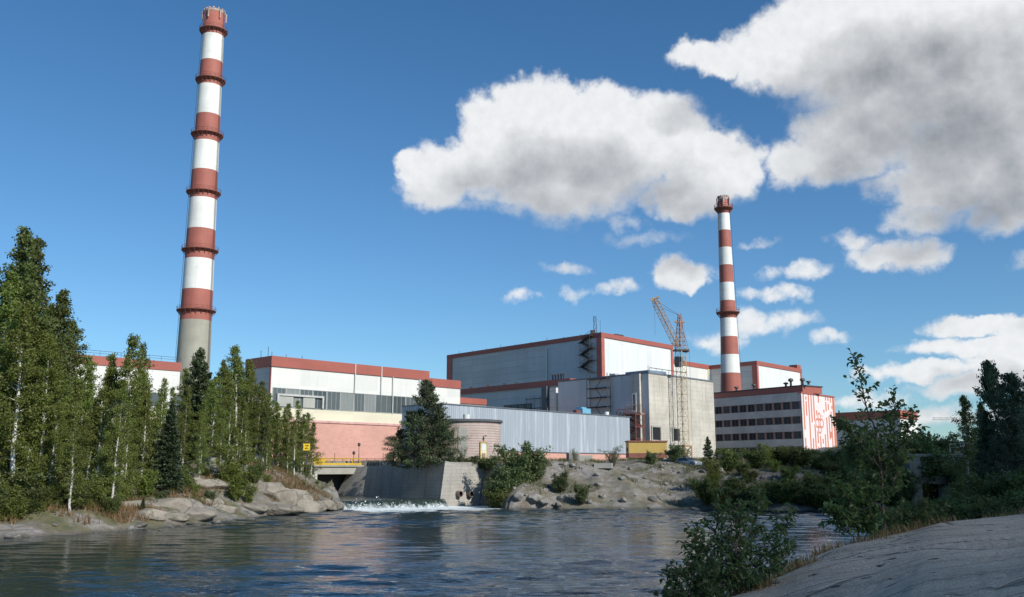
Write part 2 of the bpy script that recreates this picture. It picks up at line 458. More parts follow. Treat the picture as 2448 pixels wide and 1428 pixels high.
def HT(X, Y):
    X = np.asarray(X, float); Y = np.asarray(Y, float)
    d = sdist(RIVER, X, Y)
    dp = np.maximum(d, 0)
    # bank profiles
    kl = .20 + .34 * sst(-40, -29, X)
    zl = 8.0 * (1 - np.exp(-dp * kl / 8.0)) + 3.2 * np.exp(-((X + 38) ** 2 + (Y - 112) ** 2) / 120.0)
    zf = 6.0 * (1 - np.exp(-(dp / 9.5) ** 1.25))
    zf = zf + 1.7 * np.exp(-((X - 1) ** 2 / 14 + (Y - 122) ** 2 / 12.0))
    zr = 8.3 * sst(2.0, 9.0, dp)
    zn = 2.6 * (1 - np.exp(-dp * .16))
    wl = sst(-16, -22, X) * sst(160, 150, Y) * sst(30, 50, Y + 0 * X)
    wr = sst(44, 50, X) * sst(110, 119, Y)
    wn = sst(100, 90, Y - .35 * X + 10) * (1 - wl)
    wn = wn * sst(-60, -30, X) if False else wn
    z = zf * (1 - wl) + zl * wl
    z = z * (1 - wr) + zr * wr
    z = z * (1 - wn) + zn * wn
    # plateau under the buildings
    pl = sst(133, 150, Y)
    pl = sst(.2, 2.2, d) * np.maximum(pl * sst(52, 44, X), sst(146, 168, Y))
    z = z * (1 - pl) + (6.1 + .9 * sst(30, 60, X)) * pl
    pads = sst(.2, 2.2, d) * sst(128, 131, Y) * sst(-10, -8, X) * sst(16, 10, X)
    z = z * (1 - pads) + 6.0 * pads
    # relief
    am = np.clip(dp / 3.5, 0, 1) * (1 - .8 * pl) * (1 - pads)
    rg = np.abs(fbm(X / 4.3, Y / 4.3, 31, 4)) * -2.0 + .45
    z = z + am * (fbm(X / 7.0, Y / 7.0, 3, 5) * 1.7 * (1 - .55 * wn) + rg * .75 * (1 - .75 * wn) + fbm(X / 1.3, Y / 1.3, 12, 3) * .35)
    z = np.where(d < 0, np.maximum(-2.6, d * .45 - .05), z + .04)
    # far rim rises a little, towards the woods on the horizon
    far = sst(600, 2500, np.hypot(X, Y)); z = z + far * 14
    dc = sdist(CH, X, Y)
    z = np.where(dc < 0, .35, z)
    lob = sst(4.5, 0, dc) * (X < -24) * (Y < 142); z = z * (1 - .35 * lob)
    return z
def ground_hit(px, py, y0=60, y1=165, st=.25):
    Y = np.arange(y0, y1, st); d = ray(px, py); t = Y / d.y
    h = HT(d.x * t, Y) >= EYE + d.z * t
    if not h.any(): return None
    y = float(Y[int(np.argmax(h))]); return at(px, py, y)
def HZ(x, y): return float(HT(np.array([x]), np.array([y]))[0])

def axis(lo, hi, step, far, grow=1.35):
    a = list(np.arange(lo, hi + 1e-6, step)); s = step
    while a[-1] < far: s *= grow; a.append(a[-1] + s)
    s = step
    while a[0] > -far: s *= grow; a.insert(0, a[0] - s)
    return np.array(a)

def m_terrain():
    t = NT('ground_material'); p = t.pos()
    g = t.n('ShaderNodeNewGeometry'); sn = t.n('ShaderNodeSeparateXYZ'); t.l(g.outputs['Normal'], sn.inputs[0])
    sp = t.n('ShaderNodeSeparateXYZ'); t.l(p, sp.inputs[0])
    n1 = t.noise(p, .14, 6, .6); n2 = t.noise(p, 1.1, 6, .65); n3 = t.noise(p, 6, 4, .6)
    cr = t.voro(t.vmath('ADD', p, t.vmath('MULTIPLY', t.n('ShaderNodeTexNoise').outputs['Color'], (3.2, 3.2, 3.2))), .33, 'DISTANCE_TO_EDGE')
    crack = t.mapr(cr, 0, .05, 0, 1)
    rock = t.mix(t.mapr(n2, .3, .7), (.16, .147, .132), (.33, .308, .28))
    rock = t.mix(t.mapr(n3, .5, .75, 0, .6), rock, (.13, .115, .10))
    rock = t.mix(t.math('MULTIPLY', t.mapr(crack, 0, 1, .55, 0), t.mapr(n1, .45, .6)), rock, (.06, .052, .045))
    dirt = t.mix(t.mapr(n2, .35, .65), (.12, .10, .075), (.215, .185, .145))
    grass = t.mix(t.mapr(n2, .3, .7), (.055, .075, .025), (.15, .12, .05))
    flat = t.mapr(sn.outputs[2], .78, .94)
    gmask = t.math('MULTIPLY', t.mapr(sn.outputs[2], .70, .9), t.mapr(t.noise(p, .3, 6, .65), .44, .56))
    base = t.mix(t.mapr(t.noise(p, .4, 5, .6), .46, .56), rock, dirt)
    c = t.mix(t.math('MULTIPLY', gmask, t.mapr(sp.outputs[0], -18, -8, .85, .5)), base, grass)
    wet = t.mapr(sp.outputs[2], .05, .35, .55, 0)
    c = t.mix(wet, c, (.05, .045, .038))
    h = t.math('ADD', t.math('MULTIPLY', n2, .7), t.math('ADD', t.math('MULTIPLY', n3, .3), t.math('MULTIPLY', crack, .12)))
    t.principled(c, .93, 0, t.bump(h, .8, .18))
    return t.mat
M_TERR = m_terrain()

xs = axis(-60, 46, .5, 3500); ys = axis(56, 156, .5, 3500)
XX, YY = np.meshgrid(xs, ys)
ZZ = HT(XX, YY)
nx, ny = len(xs), len(ys)
idx = np.arange(nx * ny).reshape(ny, nx)
Fq = np.stack([idx[:-1, :-1], idx[:-1, 1:], idx[1:, 1:], idx[1:, :-1]], -1).reshape(-1, 4)
ground = link_mesh('ground', np_mesh('ground', np.stack([XX, YY, ZZ], -1).reshape(-1, 3), 4, M_TERR, True, Fq))
tag(ground, 'rocky ground of the river banks and the site behind', None, None, 'structure')

# ------------------------------------------------------------------ water
WEIR0, WEIR1 = Vector((-21.3, 119.6, 0)), Vector((-9.6, 126.2, 0))
def m_water(foam_all=False):
    t = NT('water_material'); p = t.pos()
    sp = t.n('ShaderNodeSeparateXYZ'); t.l(p, sp.inputs[0])
    far = t.mapr(sp.outputs[1], 40, 120)
    patch = t.noise(t.scale(p, (.03, .05, 0)), 1.0, 3, .5)
    # ruffled near water, calmer water further off, with a wavering border
    edge = t.math('ADD', sp.outputs[1], t.math('MULTIPLY_ADD', patch, 44, -22))
    edge = t.math('ADD', edge, t.math('MULTIPLY', sp.outputs[0], -.30))
    ruff = t.mapr(edge, 46, 58, 1.2, .5, True)
    ruff = t.math('MULTIPLY', ruff, t.mapr(patch, .3, .7, .6, 1.25))
    a = t.noise(t.scale(p, (.20, .50, 1)), 1.0, 3, .5, .5)
    b = t.noise(t.scale(p, (.95, 2.1, 1)), 1.0, 4, .6, .5)
    c = t.noise(t.scale(p, (.06, .20, 1)), 1.0, 3, .5)
    h = t.math('ADD', t.math('MULTIPLY', t.noise(t.scale(p, (1.6, 3.2, 1)), 1.0, 3, .55, .3), .22), t.math('MULTIPLY', b, .16))
    h = t.math('MULTIPLY', h, ruff)
    bp = t.n('ShaderNodeBump'); bp.inputs['Strength'].default_value = 1.0; bp.inputs['Distance'].default_value = .25; t.l(h, bp.inputs['Height'])
    pr = t.n('ShaderNodeBsdfPrincipled')
    pr.inputs['Roughness'].default_value = .03; pr.inputs['IOR'].default_value = 1.333
    pr.inputs['Base Color'].default_value = (.018, .033, .042, 1)
    t.l(bp.outputs[0], pr.inputs['Normal'])
    # foam below the weir and drifting along the concrete wall and the far shore
    A, B = WEIR0, WEIR1; e = (B - A); L2 = e.x * e.x + e.y * e.y; nn = Vector((e.y, -e.x, 0)).normalized()
    along_ = t.math('DIVIDE', t.vmath('DOT_PRODUCT', t.vmath('SUBTRACT', p, tuple(A)), tuple(e)), L2)
    dist = t.vmath('DOT_PRODUCT', t.vmath('SUBTRACT', p, tuple(A)), tuple(nn))
    fn = t.noise(t.scale(p, (.9, 1.3, 1)), 1.0, 6, .7)
    fn2 = t.noise(t.scale(p, (.25, .8, 1)), 1.0, 5, .65)
    wdt = t.mapr(along_, .9, 2.2, 24.0, 6.0)
    fall = t.math('SUBTRACT', 1.0, t.math('DIVIDE', dist, wdt), clamp=True)
    fall = t.math('MULTIPLY', fall, t.mapr(dist, -1.5, -.2))
    fall = t.math('MULTIPLY', fall, t.math('MULTIPLY', t.mapr(along_, -.12, .02), t.mapr(along_, 1.6, 3.2, 1.0, 0.0)))
    fm = t.mapr(t.math('ADD', t.math('MULTIPLY', fall, 1.05), t.math('ADD', t.math('MULTIPLY', fn, .8), t.math('MULTIPLY', fn2, .8))), 1.22, 1.55)
    df = t.n('ShaderNodeBsdfDiffuse'); df.inputs[0].default_value = (.74, .80, .80, 1)
    ms = t.n('ShaderNodeMixShader'); t.l(t.math('MULTIPLY', fm, .9), ms.inputs[0]); t.l(pr.outputs[0], ms.inputs[1]); t.l(df.outputs[0], ms.inputs[2])
    t.l(ms.outputs[0], t.out.inputs['Surface'])
    return t.mat
M_WATER = m_water()
xs = axis(-46, 34, .33, 400); ys = axis(35, 123, .24, 200)
XX, YY = np.meshgrid(xs, ys); rgw = np.random.default_rng(12); WZ = np.zeros(XX.shape)
wx = XX + 2.5 * fbm(XX / 9, YY / 9, 120, 2); wy = YY + 2.5 * fbm(XX / 8 + 40, YY / 8, 124, 2)
for k in range(34):
    lam = .9 * (3.6 / .9) ** (k / 33); th = rgw.normal(1.45, .42); kx, ky = math.cos(th) * 6.283 / lam, math.sin(th) * 6.283 / lam
    WZ += .0052 * lam * np.sin(kx * wx + ky * wy + rgw.uniform(0, 6.28)) * (.35 + 1.3 * vnoise(XX / (lam * 3) + k * 17, YY / (lam * 3), 130 + k))
pt = fbm(XX / 30, YY / 14, 150, 3); edge = YY - .30 * XX + 26 * pt
rough_ = 1.0 - .56 * sst(47, 56, edge) + .55 * sst(78, 100, YY) + .9 * pt
inner = sst(-60, -46, XX) * sst(48, 34, XX) * sst(26, 35, YY) * sst(135, 123, YY)
WZ = WZ * np.clip(rough_, .28, 2.0) * inner
nx, ny = len(xs), len(ys); idx = np.arange(nx * ny).reshape(ny, nx)
Fq = np.stack([idx[:-1, :-1], idx[:-1, 1:], idx[1:, 1:], idx[1:, :-1]], -1).reshape(-1, 4)
tag(link_mesh('water', np_mesh('water', np.stack([XX, YY, WZ], -1).reshape(-1, 3), 4, M_WATER, True, Fq)), 'dark rippled river in front of the plant', None, None, 'structure')

def m_cascade():
    t = NT('falling_water'); uv = t.uv(); p = t.pos()
    sp = t.n('ShaderNodeSeparateXYZ'); t.l(p, sp.inputs[0])
    n = t.noise(t.scale(uv, (2.2, .5, 1)), 1.0, 6, .65); n2 = t.noise(t.scale(p, (3, 3, 3)), 1.0, 4, .6)
    f = t.math('ADD', t.mapr(sp.outputs[2], 1.05, .0, -.15, .75), t.math('MULTIPLY_ADD', n, 1.9, -.95))
    fm = t.mapr(t.math('ADD', f, t.math('MULTIPLY_ADD', n2, .5, -.25)), .25, .95, 0, .85)
    pr = t.n('ShaderNodeBsdfPrincipled'); pr.inputs['Base Color'].default_value = (.03, .045, .038, 1); pr.inputs['Roughness'].default_value = .12
    t.l(t.bump(n, .7, .15), pr.inputs['Normal'])
    df = t.n('ShaderNodeBsdfDiffuse'); df.inputs[0].default_value = (.78, .83, .82, 1)
    ms = t.n('ShaderNodeMixShader'); t.l(fm, ms.inputs[0]); t.l(pr.outputs[0], ms.inputs[1]); t.l(df.outputs[0], ms.inputs[2])
    t.l(ms.outputs[0], t.out.inputs['Surface'])
    return t.mat
M_CASC = m_cascade()
# upstream channel water with the fall over its sill
mb = MB()
e = (WEIR1 - WEIR0); nn = Vector((e.y, -e.x, 0)).normalized(); NU = 60
prof = [(-24, 1.10), (-6, 1.09), (-.6, 1.06), (0, 1.0), (.35, .82), (.7, .52), (1.05, .22), (1.5, -.05)]
rows = []
for i in range(NU + 1):
    k = i / NU; b = WEIR0 - e * .06 + e * 1.12 * k
    wob = .35 * math.sin(k * 19) + .25 * math.sin(k * 47 + 1)
    row = []
    for j, (dd, z) in enumerate(prof):
        q = b + nn * (dd + (wob if j >= 2 else 0) + (.18 * math.sin(k * 90 + j * 2) if j > 3 else 0))
        if dd < -5: q = q - e.normalized() * (3.5 + -.22 * dd)
        row.append((Vector((q.x, q.y, z)), (k * 13, dd)))
    rows.append(row)
for i in range(NU):
    for j in range(len(prof) - 1):
        a, b, c, d_ = rows[i][j], rows[i + 1][j], rows[i + 1][j + 1], rows[i][j + 1]
        mb.face([a[0], b[0], c[0], d_[0]], 0, [a[1], b[1], c[1], d_[1]])
tag(mb.build('cascade_water', M_CASC, smooth=True), 'white water tumbling over the low sill beside the concrete wall', None, None, 'structure')
# spray
rng = np.random.default_rng(5)
NS = 600
kk = rng.random(NS); up = rng.gamma(1.2, .16, NS) * (1 + 1.3 * np.exp(-((kk - .12) / .05) ** 2) + 1.5 * np.exp(-((kk - .33) / .04) ** 2))
bx = WEIR0.x + e.x * kk; by = WEIR0.y + e.y * kk; of = 1.2 + rng.normal(0, .35, NS)
C0 = np.stack([bx + nn.x * of, by + nn.y * of, .05 + up], -1)
sz = rng.uniform(.03, .11, NS)
dirs = rng.normal(0, 1, (NS, 3, 3)); V = (C0[:, None, :] + dirs * sz[:, None, None] * .8).reshape(-1, 3)
m = paint('spray_white', (.8, .84, .84), .6, 0, .02)
sp_ = link_mesh('water_spray', np_mesh('water_spray', V, 3, m, False, np.arange(NS * 3).reshape(-1, 3)))
tag(sp_, 'white spray thrown up at the foot of the small fall', None, None, 'stuff')

# ------------------------------------------------------------------ unseen cloud, its blobs placed and shaped to shade the near right bank
def make_shade_cloud():
    t = NT('cloud_white'); p = t.pos(); n = t.noise(p, .02, 6, .6)
    pr = t.principled(t.mix(n, (.7, .72, .75), (.85, .86, .87)), 1.0)
    tr = t.n('ShaderNodeBsdfTransparent'); ms = t.n('ShaderNodeMixShader'); ms.inputs[0].default_value = .72
    t.l(pr.outputs[0], ms.inputs[1]); t.l(tr.outputs[0], ms.inputs[2]); t.l(ms.outputs[0], t.out.inputs['Surface'])
    bpy.ops.mesh.primitive_ico_sphere_add(subdivisions=4, radius=1)
    o = bpy.context.object; me0 = o.data
    co = np.array([v.co[:] for v in me0.vertices]); fa = np.array([pl.vertices[:] for pl in me0.polygons])
    bpy.data.objects.remove(o)
    blobs = [(-2, 2, 13), (2, 22, 14), (8, 45, 16), (14, 66, 17), (24, 84, 16), (33, 100, 16), (48, 112, 20), (58, 132, 20), (75, 120, 30), (60, 80, 32), (45, 40, 32), (90, 70, 40), (30, 0, 30), (85, 145, 24), (38, 70, 26), (28, 40, 24), (47, 124, 13)]
    Vs, Fs, off = [], [], 0
    for i, (x, y, r) in enumerate(blobs):
        T = (360 + 12 * math.sin(i * 2.1)) / S.z
        c = np.array([x, y, 0]) + T * np.array(S)
        rr = 1 + .16 * fbm(co[:, 0] * 2.2 + i * 7, co[:, 1] * 2.2 + co[:, 2] * 1.7, 40 + i, 4) * 2
        Vs.append(co * rr[:, None] * r * np.array([1, 1, .8]) + c); Fs.append(fa + off); off += len(co)
    o = link_mesh('shadow_cloud', np_mesh('cloud', np.concatenate(Vs), 3, t.mat, True, np.concatenate(Fs)))
    tag(o, 'unseen cloud behind the viewpoint, shaped to shade the near bank', None, None, 'structure')
    o.name = 'cloud'
make_shade_cloud()
# ------------------------------------------------------------------ materials of the plant
M_WHITE = wallmat('white_panels', (.76, .75, .69), (6, 1.8), (.45, .44, .42), .45, .03, .3, (.42, .38, .32), .6, .15, .05, .05)
M_WHITE2 = wallmat('white_sheet', (.76, .77, .74), (1.2, 12), (.6, .6, .58), .4, .03, .2, (.5, .48, .44), .55, .12, .04, .04)
M_GREYP = wallmat('grey_panels', (.60, .60, .58), (12, 1.8), (.30, .20, .17), .75, .07, .3, (.27, .25, .23), .7, .2, .12, .08)
M_GREYS = wallmat('grey_sheet', (.56, .58, .60), (3, 6), (.36, .38, .40), .5, .04, .5, (.28, .32, .36), .55, .15, .14, .10)
M_CREAM = wallmat('cream_render', (.76, .70, .52), (9, 3), (.5, .45, .33), .3, .03, .2, (.5, .42, .28), .75, .1, .06, .05)
M_PINK = wallmat('pink_brick', (.66, .36, .285), (.9, .35), (.56, .30, .24), .5, .03, .18, (.44, .22, .18), .85, .25, .10, .10)
M_RED = wallmat('red_fascia', (.40, .115, .082), (6, 4), (.2, .06, .05), .4, .03, .22, (.2, .07, .05), .6, .12, .1, .08)
M_REDL = paint('red_trim', (.44, .13, .10), .6, 0, .12)
M_CONC = concrete('concrete_panels', (.58, .535, .455), .9, .45, .7)
M_CONCB = concrete('board_marked_concrete', (.40, .375, .33), .48, .3, .75)
M_CONCS = concrete('smooth_concrete', (.40, .385, .34), 0, .5, .5)
M_ROOF = paint('bitumen_roof', (.07, .07, .075), .9, 0, .2)
M_STEEL = paint('dark_steel', (.075, .065, .06), .5, .3, .3, .4)
M_RUST = paint('rusty_red_steel', (.22, .075, .055), .7, .1, .3, .5)
M_YEL = paint('yellow_paint', (.62, .40, .035), .5, 0, .15, .25)
M_CRANE = paint('faded_crane_paint', (.42, .25, .115), .6, 0, .3, .45, .5)
M_PALE = paint('pale_pipe_paint', (.66, .66, .62), .5, 0, .1)
M_BLUE = paint('light_blue_paint', (.16, .38, .52), .5, 0, .15)
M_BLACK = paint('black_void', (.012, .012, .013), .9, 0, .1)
def m_glass(name, c, r=.08):
    t = NT(name); p = t.pos(); n = t.noise(p, .5, 3)
    t.principled(t.mix(n, tuple(x * .7 for x in c), c), r, 0, t.bump(t.noise(p, .8, 2), .06, .05)); return t.mat
M_GLASS = m_glass('dark_glass', (.03, .035, .04))
M_GLASS2 = m_glass('dusty_glass', (.12, .14, .14), .25)
M_GLASS3 = m_glass('mid_glass', (.08, .095, .095), .2)
M_BLIND = wallmat('pale_blinds', (.24, .26, .25), (.25, 9), (.2, .22, .2), .5, .05, .2, (.3, .3, .28), .6, .1)

def m_silver():
    t = NT('corrugated_silver'); uv = t.uv(); s = t.n('ShaderNodeSeparateXYZ'); t.l(uv, s.inputs[0])
    cor = t.math('SINE', t.math('MULTIPLY', s.outputs[0], 2 * math.pi / .42))
    st = t.noise(t.scale(uv, (1.05, .05, 1)), 1.0, 6, .75)
    st2 = t.noise(t.scale(uv, (2.6, .22, 1)), 1.0, 4, .6)
    c = t.mix(t.mapr(st, .3, .7), (.37, .405, .44), (.52, .555, .59))
    c = t.mix(t.mapr(st, .54, .62, 0, .7), c, (.70, .73, .75))
    c = t.mix(t.mapr(st2, .6, .75, 0, .3), c, (.22, .25, .30))
    c = t.mix(t.mapr(cor, -1, 1, .28, 0), c, (.2, .24, .28))
    t.principled(c, .45, .25, t.bump(cor, .5, .04)); return t.mat
M_SILVER = m_silver()

def m_pump():
    t = NT('banded_brick'); uv = t.uv(); s = t.n('ShaderNodeSeparateXYZ'); t.l(uv, s.inputs[0])
    row = t.math('FRACT', t.math('DIVIDE', s.outputs[1], .36))
    wob = t.noise(t.scale(uv, (1.2, 4, 1)), 1.0, 4, .6)
    line = t.mapr(t.math('ABSOLUTE', t.math('SUBTRACT', row, .5)), .12, .22, 1, 0)
    n = t.noise(uv, .5, 5, .6); st = t.noise(t.scale(uv, (.9, .1, 1)), 1.0, 4, .7)
    c = t.mix(t.mapr(n, .3, .7), (.40, .34, .30), (.52, .45, .40))
    c = t.mix(t.math('MULTIPLY', line, t.mapr(wob, .3, .65, .25, .85)), c, (.36, .15, .11))
    c = t.mix(t.mapr(st, .52, .75, 0, .5), c, (.26, .23, .21))
    t.principled(c, .9, 0, t.bump(line, -.3, .03)); return t.mat
M_PUMP = m_pump()

def m_mosaic(L, zlo, zhi):
    """red and white tile mosaic: broken vertical streaks and a round emblem"""
    t = NT('red_white_mosaic'); uv = t.uv(); s = t.n('ShaderNodeSeparateXYZ'); t.l(uv, s.inputs[0])
    u, v = s.outputs[0], s.outputs[1]
    cell = .66
    fu = t.math('FLOOR', t.math('DIVIDE', u, cell)); fv = t.math('FLOOR', t.math('DIVIDE', v, .35))
    cb = t.n('ShaderNodeCombineXYZ'); t.l(fu, cb.inputs[0]); t.l(t.math('MULTIPLY', fv, .045), cb.inputs[1])
    n = t.noise(t.scale(cb.outputs[0], (7.13, 1, 1)), 1.0, 2, .5)
    alt = t.math('MULTIPLY', t.math('FRACT', t.math('MULTIPLY', fu, .5)), 2.0)      # 0 / 1 stripes
    mid = t.math('ABSOLUTE', t.math('SUBTRACT', t.math('DIVIDE', t.math('MULTIPLY', t.math('ADD', fu, .5), cell), L), .5))
    red = t.math('GREATER_THAN', t.math('ADD', t.math('ADD', n, t.math('MULTIPLY', alt, .26)), t.math('MULTIPLY', mid, .34)), .78)
    du = t.math('SUBTRACT', u, L * .5); dv = t.math('SUBTRACT', v, zlo + (zhi - zlo) * .52)
    def ring(cx, cy, r, w):
        rr = t.math('SQRT', t.math('ADD', t.math('POWER', t.math('SUBTRACT', du, cx), 2), t.math('POWER', t.math('SUBTRACT', dv, cy), 2)))
        return t.math('LESS_THAN', t.math('ABSOLUTE', t.math('SUBTRACT', rr, r)), w)
    rg = t.math('MAXIMUM', ring(-1.2, 0, .9, .2), ring(1.2, 0, .9, .2)); rg = t.math('MAXIMUM', rg, ring(0, 1.5, .7, .2)); rg = t.math('MAXIMUM', rg, ring(0, -1.5, .7, .2))
    inr = t.math('LESS_THAN', t.math('ADD', t.math('ABSOLUTE', du), t.math('ABSOLUTE', dv)), 3.0)
    red = t.mix(inr, t.mix(red, (0, 0, 0), (1, 1, 1)), t.mix(rg, (0, 0, 0), (1, 1, 1)))
    st = t.noise(t.scale(uv, (1.2, .1, 1)), 1.0, 4, .7)
    fs = t.mapr(t.math('ABSOLUTE', t.math('SUBTRACT', t.math('FRACT', t.math('DIVIDE', u, cell)), .5)), .36, .42, 0, .45)
    c = t.mix(red, (.80, .73, .71), (.62, .21, .13)); c = t.mix(fs, c, (.62, .25, .18))
    c = t.mix(t.mapr(st, .5, .8, 0, .25), c, (.5, .38, .34))
    t.principled(c, .5); return t.mat

def m_shaft(name, zc, z0, z1):
    """zc: list of (z_from, colour index) painted hoops; 0 concrete 1 red 2 white"""
    pass

def plain_band(name, col, streak, dirt):
    t = NT(name); uv = t.uv(); p = t.pos()
    n1 = t.noise(p, .18, 5, .6); st = t.noise(t.scale(uv, (.8, .05, 1)), 1.0, 5, .7); n2 = t.noise(p, 1.4, 5, .65)
    c = t.mix(t.mapr(n1, .3, .7), tuple(x * .86 for x in col), tuple(min(1, x * 1.08) for x in col))
    c = t.mix(t.mapr(st, .5, .8, 0, streak), c, dirt)
    c = t.mix(t.mapr(n2, .55, .8, 0, .3), c, tuple(x * .7 for x in col))
    s = t.n('ShaderNodeSeparateXYZ'); t.l(uv, s.inputs[0])
    ln = t.mapr(t.math('ABSOLUTE', t.math('SUBTRACT', t.math('FRACT', t.math('DIVIDE', s.outputs[1], 2.5)), .5)), .47, .5, 0, .3)
    c = t.mix(ln, c, tuple(x * .6 for x in col))
    t.principled(c, .7, 0, t.bump(n2, .15, .03)); return t.mat
M_CHR = plain_band('chimney_red', (.39, .125, .092), .5, (.2, .07, .05))
M_CHW = plain_band('chimney_white', (.80, .80, .74), .38, (.5, .47, .42))
M_CHC = plain_band('chimney_concrete', (.37, .35, .28), .5, (.22, .21, .18))

# ------------------------------------------------------------------ the two striped chimneys
def chimney(label, px0, py0, pxt, pyt, Y, bands, rb, rt, galleries, zbot, top_gal, zflare=None):
    """bands: photo y where the colour changes, from the top down, as (py, mat index of the band below)"""
    base = at(px0, py0, Y)
    root = thing('chimney', label, 'chimney', (base.x, Y, zbot), 'striped chimneys')
    ztop = zat(pyt, Y)
    rad = lambda z: rb + (rt - rb) * ((z - zbot) / (ztop - zbot)) + (zflare or 0) * math.exp(-(z - zbot) / 14.0)
    zs = [(ztop, bands[0])] if False else []
    lv = [(ztop, None)] + [(zat(py, Y), mi) for py, mi in bands]
    prof, mis = [], []
    zl = sorted([z for z, _ in lv] + [zbot])
    col = {}
    # colours between consecutive changes, bottom up
    ch = [(zat(py, Y), mi) for py, mi in bands]          # descending z: below this z the colour is mi
    def colour(z):
        m = 1
        for zz, mi in ch:
            if z < zz: m = mi
        return m
    zz = []
    for a, b in zip(zl[:-1], zl[1:]):
        n = max(1, int((b - a) / 6)); zz += [a + (b - a) * k / n for k in range(n)]
    zz.append(ztop)
    prof = [(rad(z), z) for z in zz]; mis = [colour((a + b) / 2) for a, b in zip(zz[:-1], zz[1:])]
    prof += [(rad(ztop) * .82, ztop), (rad(ztop) * .82, ztop - 3)]; mis += [0, 3]
    mb = MB(); mb.lathe((base.x, Y), prof, 40, mis)
    mb.build('shaft', [M_CHC, M_CHR, M_CHW, M_BLACK], root, True)
    for py in galleries:
        z = zat(py, Y); r = rad(z)
        g = MB()
        g.lathe((base.x, Y), [(r, z - .9), (r + .5, z - .35), (r + 1.15, z - .1), (r + 1.15, z + .12), (r, z + .12)], 32)
        for k in range(20):
            th = 2 * math.pi * k / 20; e = Vector((math.cos(th), math.sin(th), 0)); c = Vector((base.x, Y, 0))
            g.bar(c + e * r + Vector((0, 0, z - 1.5)), c + e * (r + 1.1) + Vector((0, 0, z - .1)), .14)
        go = g.build('gallery', M_RUST, root)
        h = MB()
        for zz_ in (.6, 1.15):
            for k in range(32):
                a0 = 2 * math.pi * k / 32; a1 = 2 * math.pi * (k + 1) / 32; q = r + 1.1
                h.bar((base.x + q * math.cos(a0), Y + q * math.sin(a0), z + zz_), (base.x + q * math.cos(a1), Y + q * math.sin(a1), z + zz_), .07)
        for k in range(20):
            th = 2 * math.pi * k / 20; q = r + 1.1
            h.bar((base.x + q * math.cos(th), Y + q * math.sin(th), z), (base.x + q * math.cos(th), Y + q * math.sin(th), z + 1.15), .07)
        h.build('railing', M_RUST, go)
    for th in (R(-14), R(200)):
        ld = MB()
        for z0, z1 in zip(zz[:-1], zz[1:]):
            for s in (-.05, .05):
                ld.bar((base.x + (rad(z0) + .3) * math.cos(th + s), Y + (rad(z0) + .3) * math.sin(th + s), z0), (base.x + (rad(z1) + .3) * math.cos(th + s), Y + (rad(z1) + .3) * math.sin(th + s), z1), .09)
        ld.build('ladder', M_STEEL, root)
    cr = MB(); q = rad(ztop) + .03; cr.lathe((base.x, Y), [(q, ztop - .9), (q + .12, ztop - .6), (q + .12, ztop), (q - .6, ztop)], 40)
    for k in range(14):
        th = 2 * math.pi * k / 14; q = rad(ztop) - .05
        cr.box((base.x + q * math.cos(th), Y + q * math.sin(th), ztop + .25), (.5, .5, .55), 0, th)
    cr.build('crown_rim', paint('worn_rim', (.45, .33, .28), .8, 0, .3), root)
    for k in range(6):
        cr = MB(); th = 2 * math.pi * k / 6 + .3; q = rad(ztop) + .45
        cr.tube((base.x + q * math.cos(th), Y + q * math.sin(th), ztop - 3.2), (base.x + q * math.cos(th), Y + q * math.sin(th), ztop - .3), .22, .3, 8)
        cr.build('rim_stub', bpy.data.materials['worn_rim'], root)
    return root
chimney('tall red and white striped chimney with grey concrete base rising behind the left trees', 461, 880, 509, 30, 280,
        [(88, 2), (150, 1), (208, 2), (278, 1), (342, 2), (411, 1), (478, 2), (551, 1), (622, 2), (695, 1), (768, 0)],
        5.3, 3.15, [76, 194, 324, 462, 600, 744], 6, True, .3)
chimney('smaller slender striped chimney with flared red foot behind the office block', 1748, 935, 1726, 474, 275,
        [(512, 2), (552, 1), (593, 2), (635, 1), (677, 2), (720, 1), (762, 2), (806, 1), (849, 2), (893, 1)],
        2.75, 1.6, [499, 748], 20, True, .75)

# ------------------------------------------------------------------ generic pieces for buildings
def corner(px, py, Y):
    v = at(px, py, Y); return (v.x, v.y), v.z
def add2(p, d, k): return (p[0] + d[0] * k, p[1] + d[1] * k)
def windows(F, root, cells, mframe, mglass, ft=.08, d=.06):
    """cells: (u0,u1,z0,z1,mullions); each window its own frame with a pane"""
    for i, (u0, u1, z0, z1, nm) in enumerate(cells):
        f = MB()
        f.fbox(F, u0, u1, z1 - ft, z1, d - .05, d + .08); f.fbox(F, u0, u1, z0, z0 + ft, d - .05, d + .1)
        f.fbox(F, u0, u0 + ft, z0 + ft, z1 - ft, d - .05, d + .07); f.fbox(F, u1 - ft, u1, z0 + ft, z1 - ft, d - .05, d + .07)
        for k in range(nm):
            u = u0 + (u1 - u0) * (k + 1) / (nm + 1); f.fbox(F, u - ft * .35, u + ft * .35, z0 + ft, z1 - ft, d - .04, d + .05)
        fo = f.build('window', mframe, root)
        g = MB(); g.fbox(F, u0 + ft * .5, u1 - ft * .5, z0 + ft * .5, z1 - ft * .5, d - .045, d + .02)
        g.build('pane', mglass[i % len(mglass)] if isinstance(mglass, list) else mglass, fo)

def slab_building(name, label, cat, C, ztop, pxL, pxR, azB, azA, zb, mL, mR, group=None, mT=None):
    """C near corner; left wall runs back along azB to pxL, right wall along azA to pxR"""
    A = azd(azA); B = azd(azB)
    Rr = along(C, ztop, A, pxR) if pxR is not None else None
    Ll = along(C, ztop, B, pxL) if pxL is not None else None
    root = thing(name, label, cat, (C[0], C[1], zb), group)
    return root, Ll, Rr, Fr(Ll, C), Fr(C, Rr)

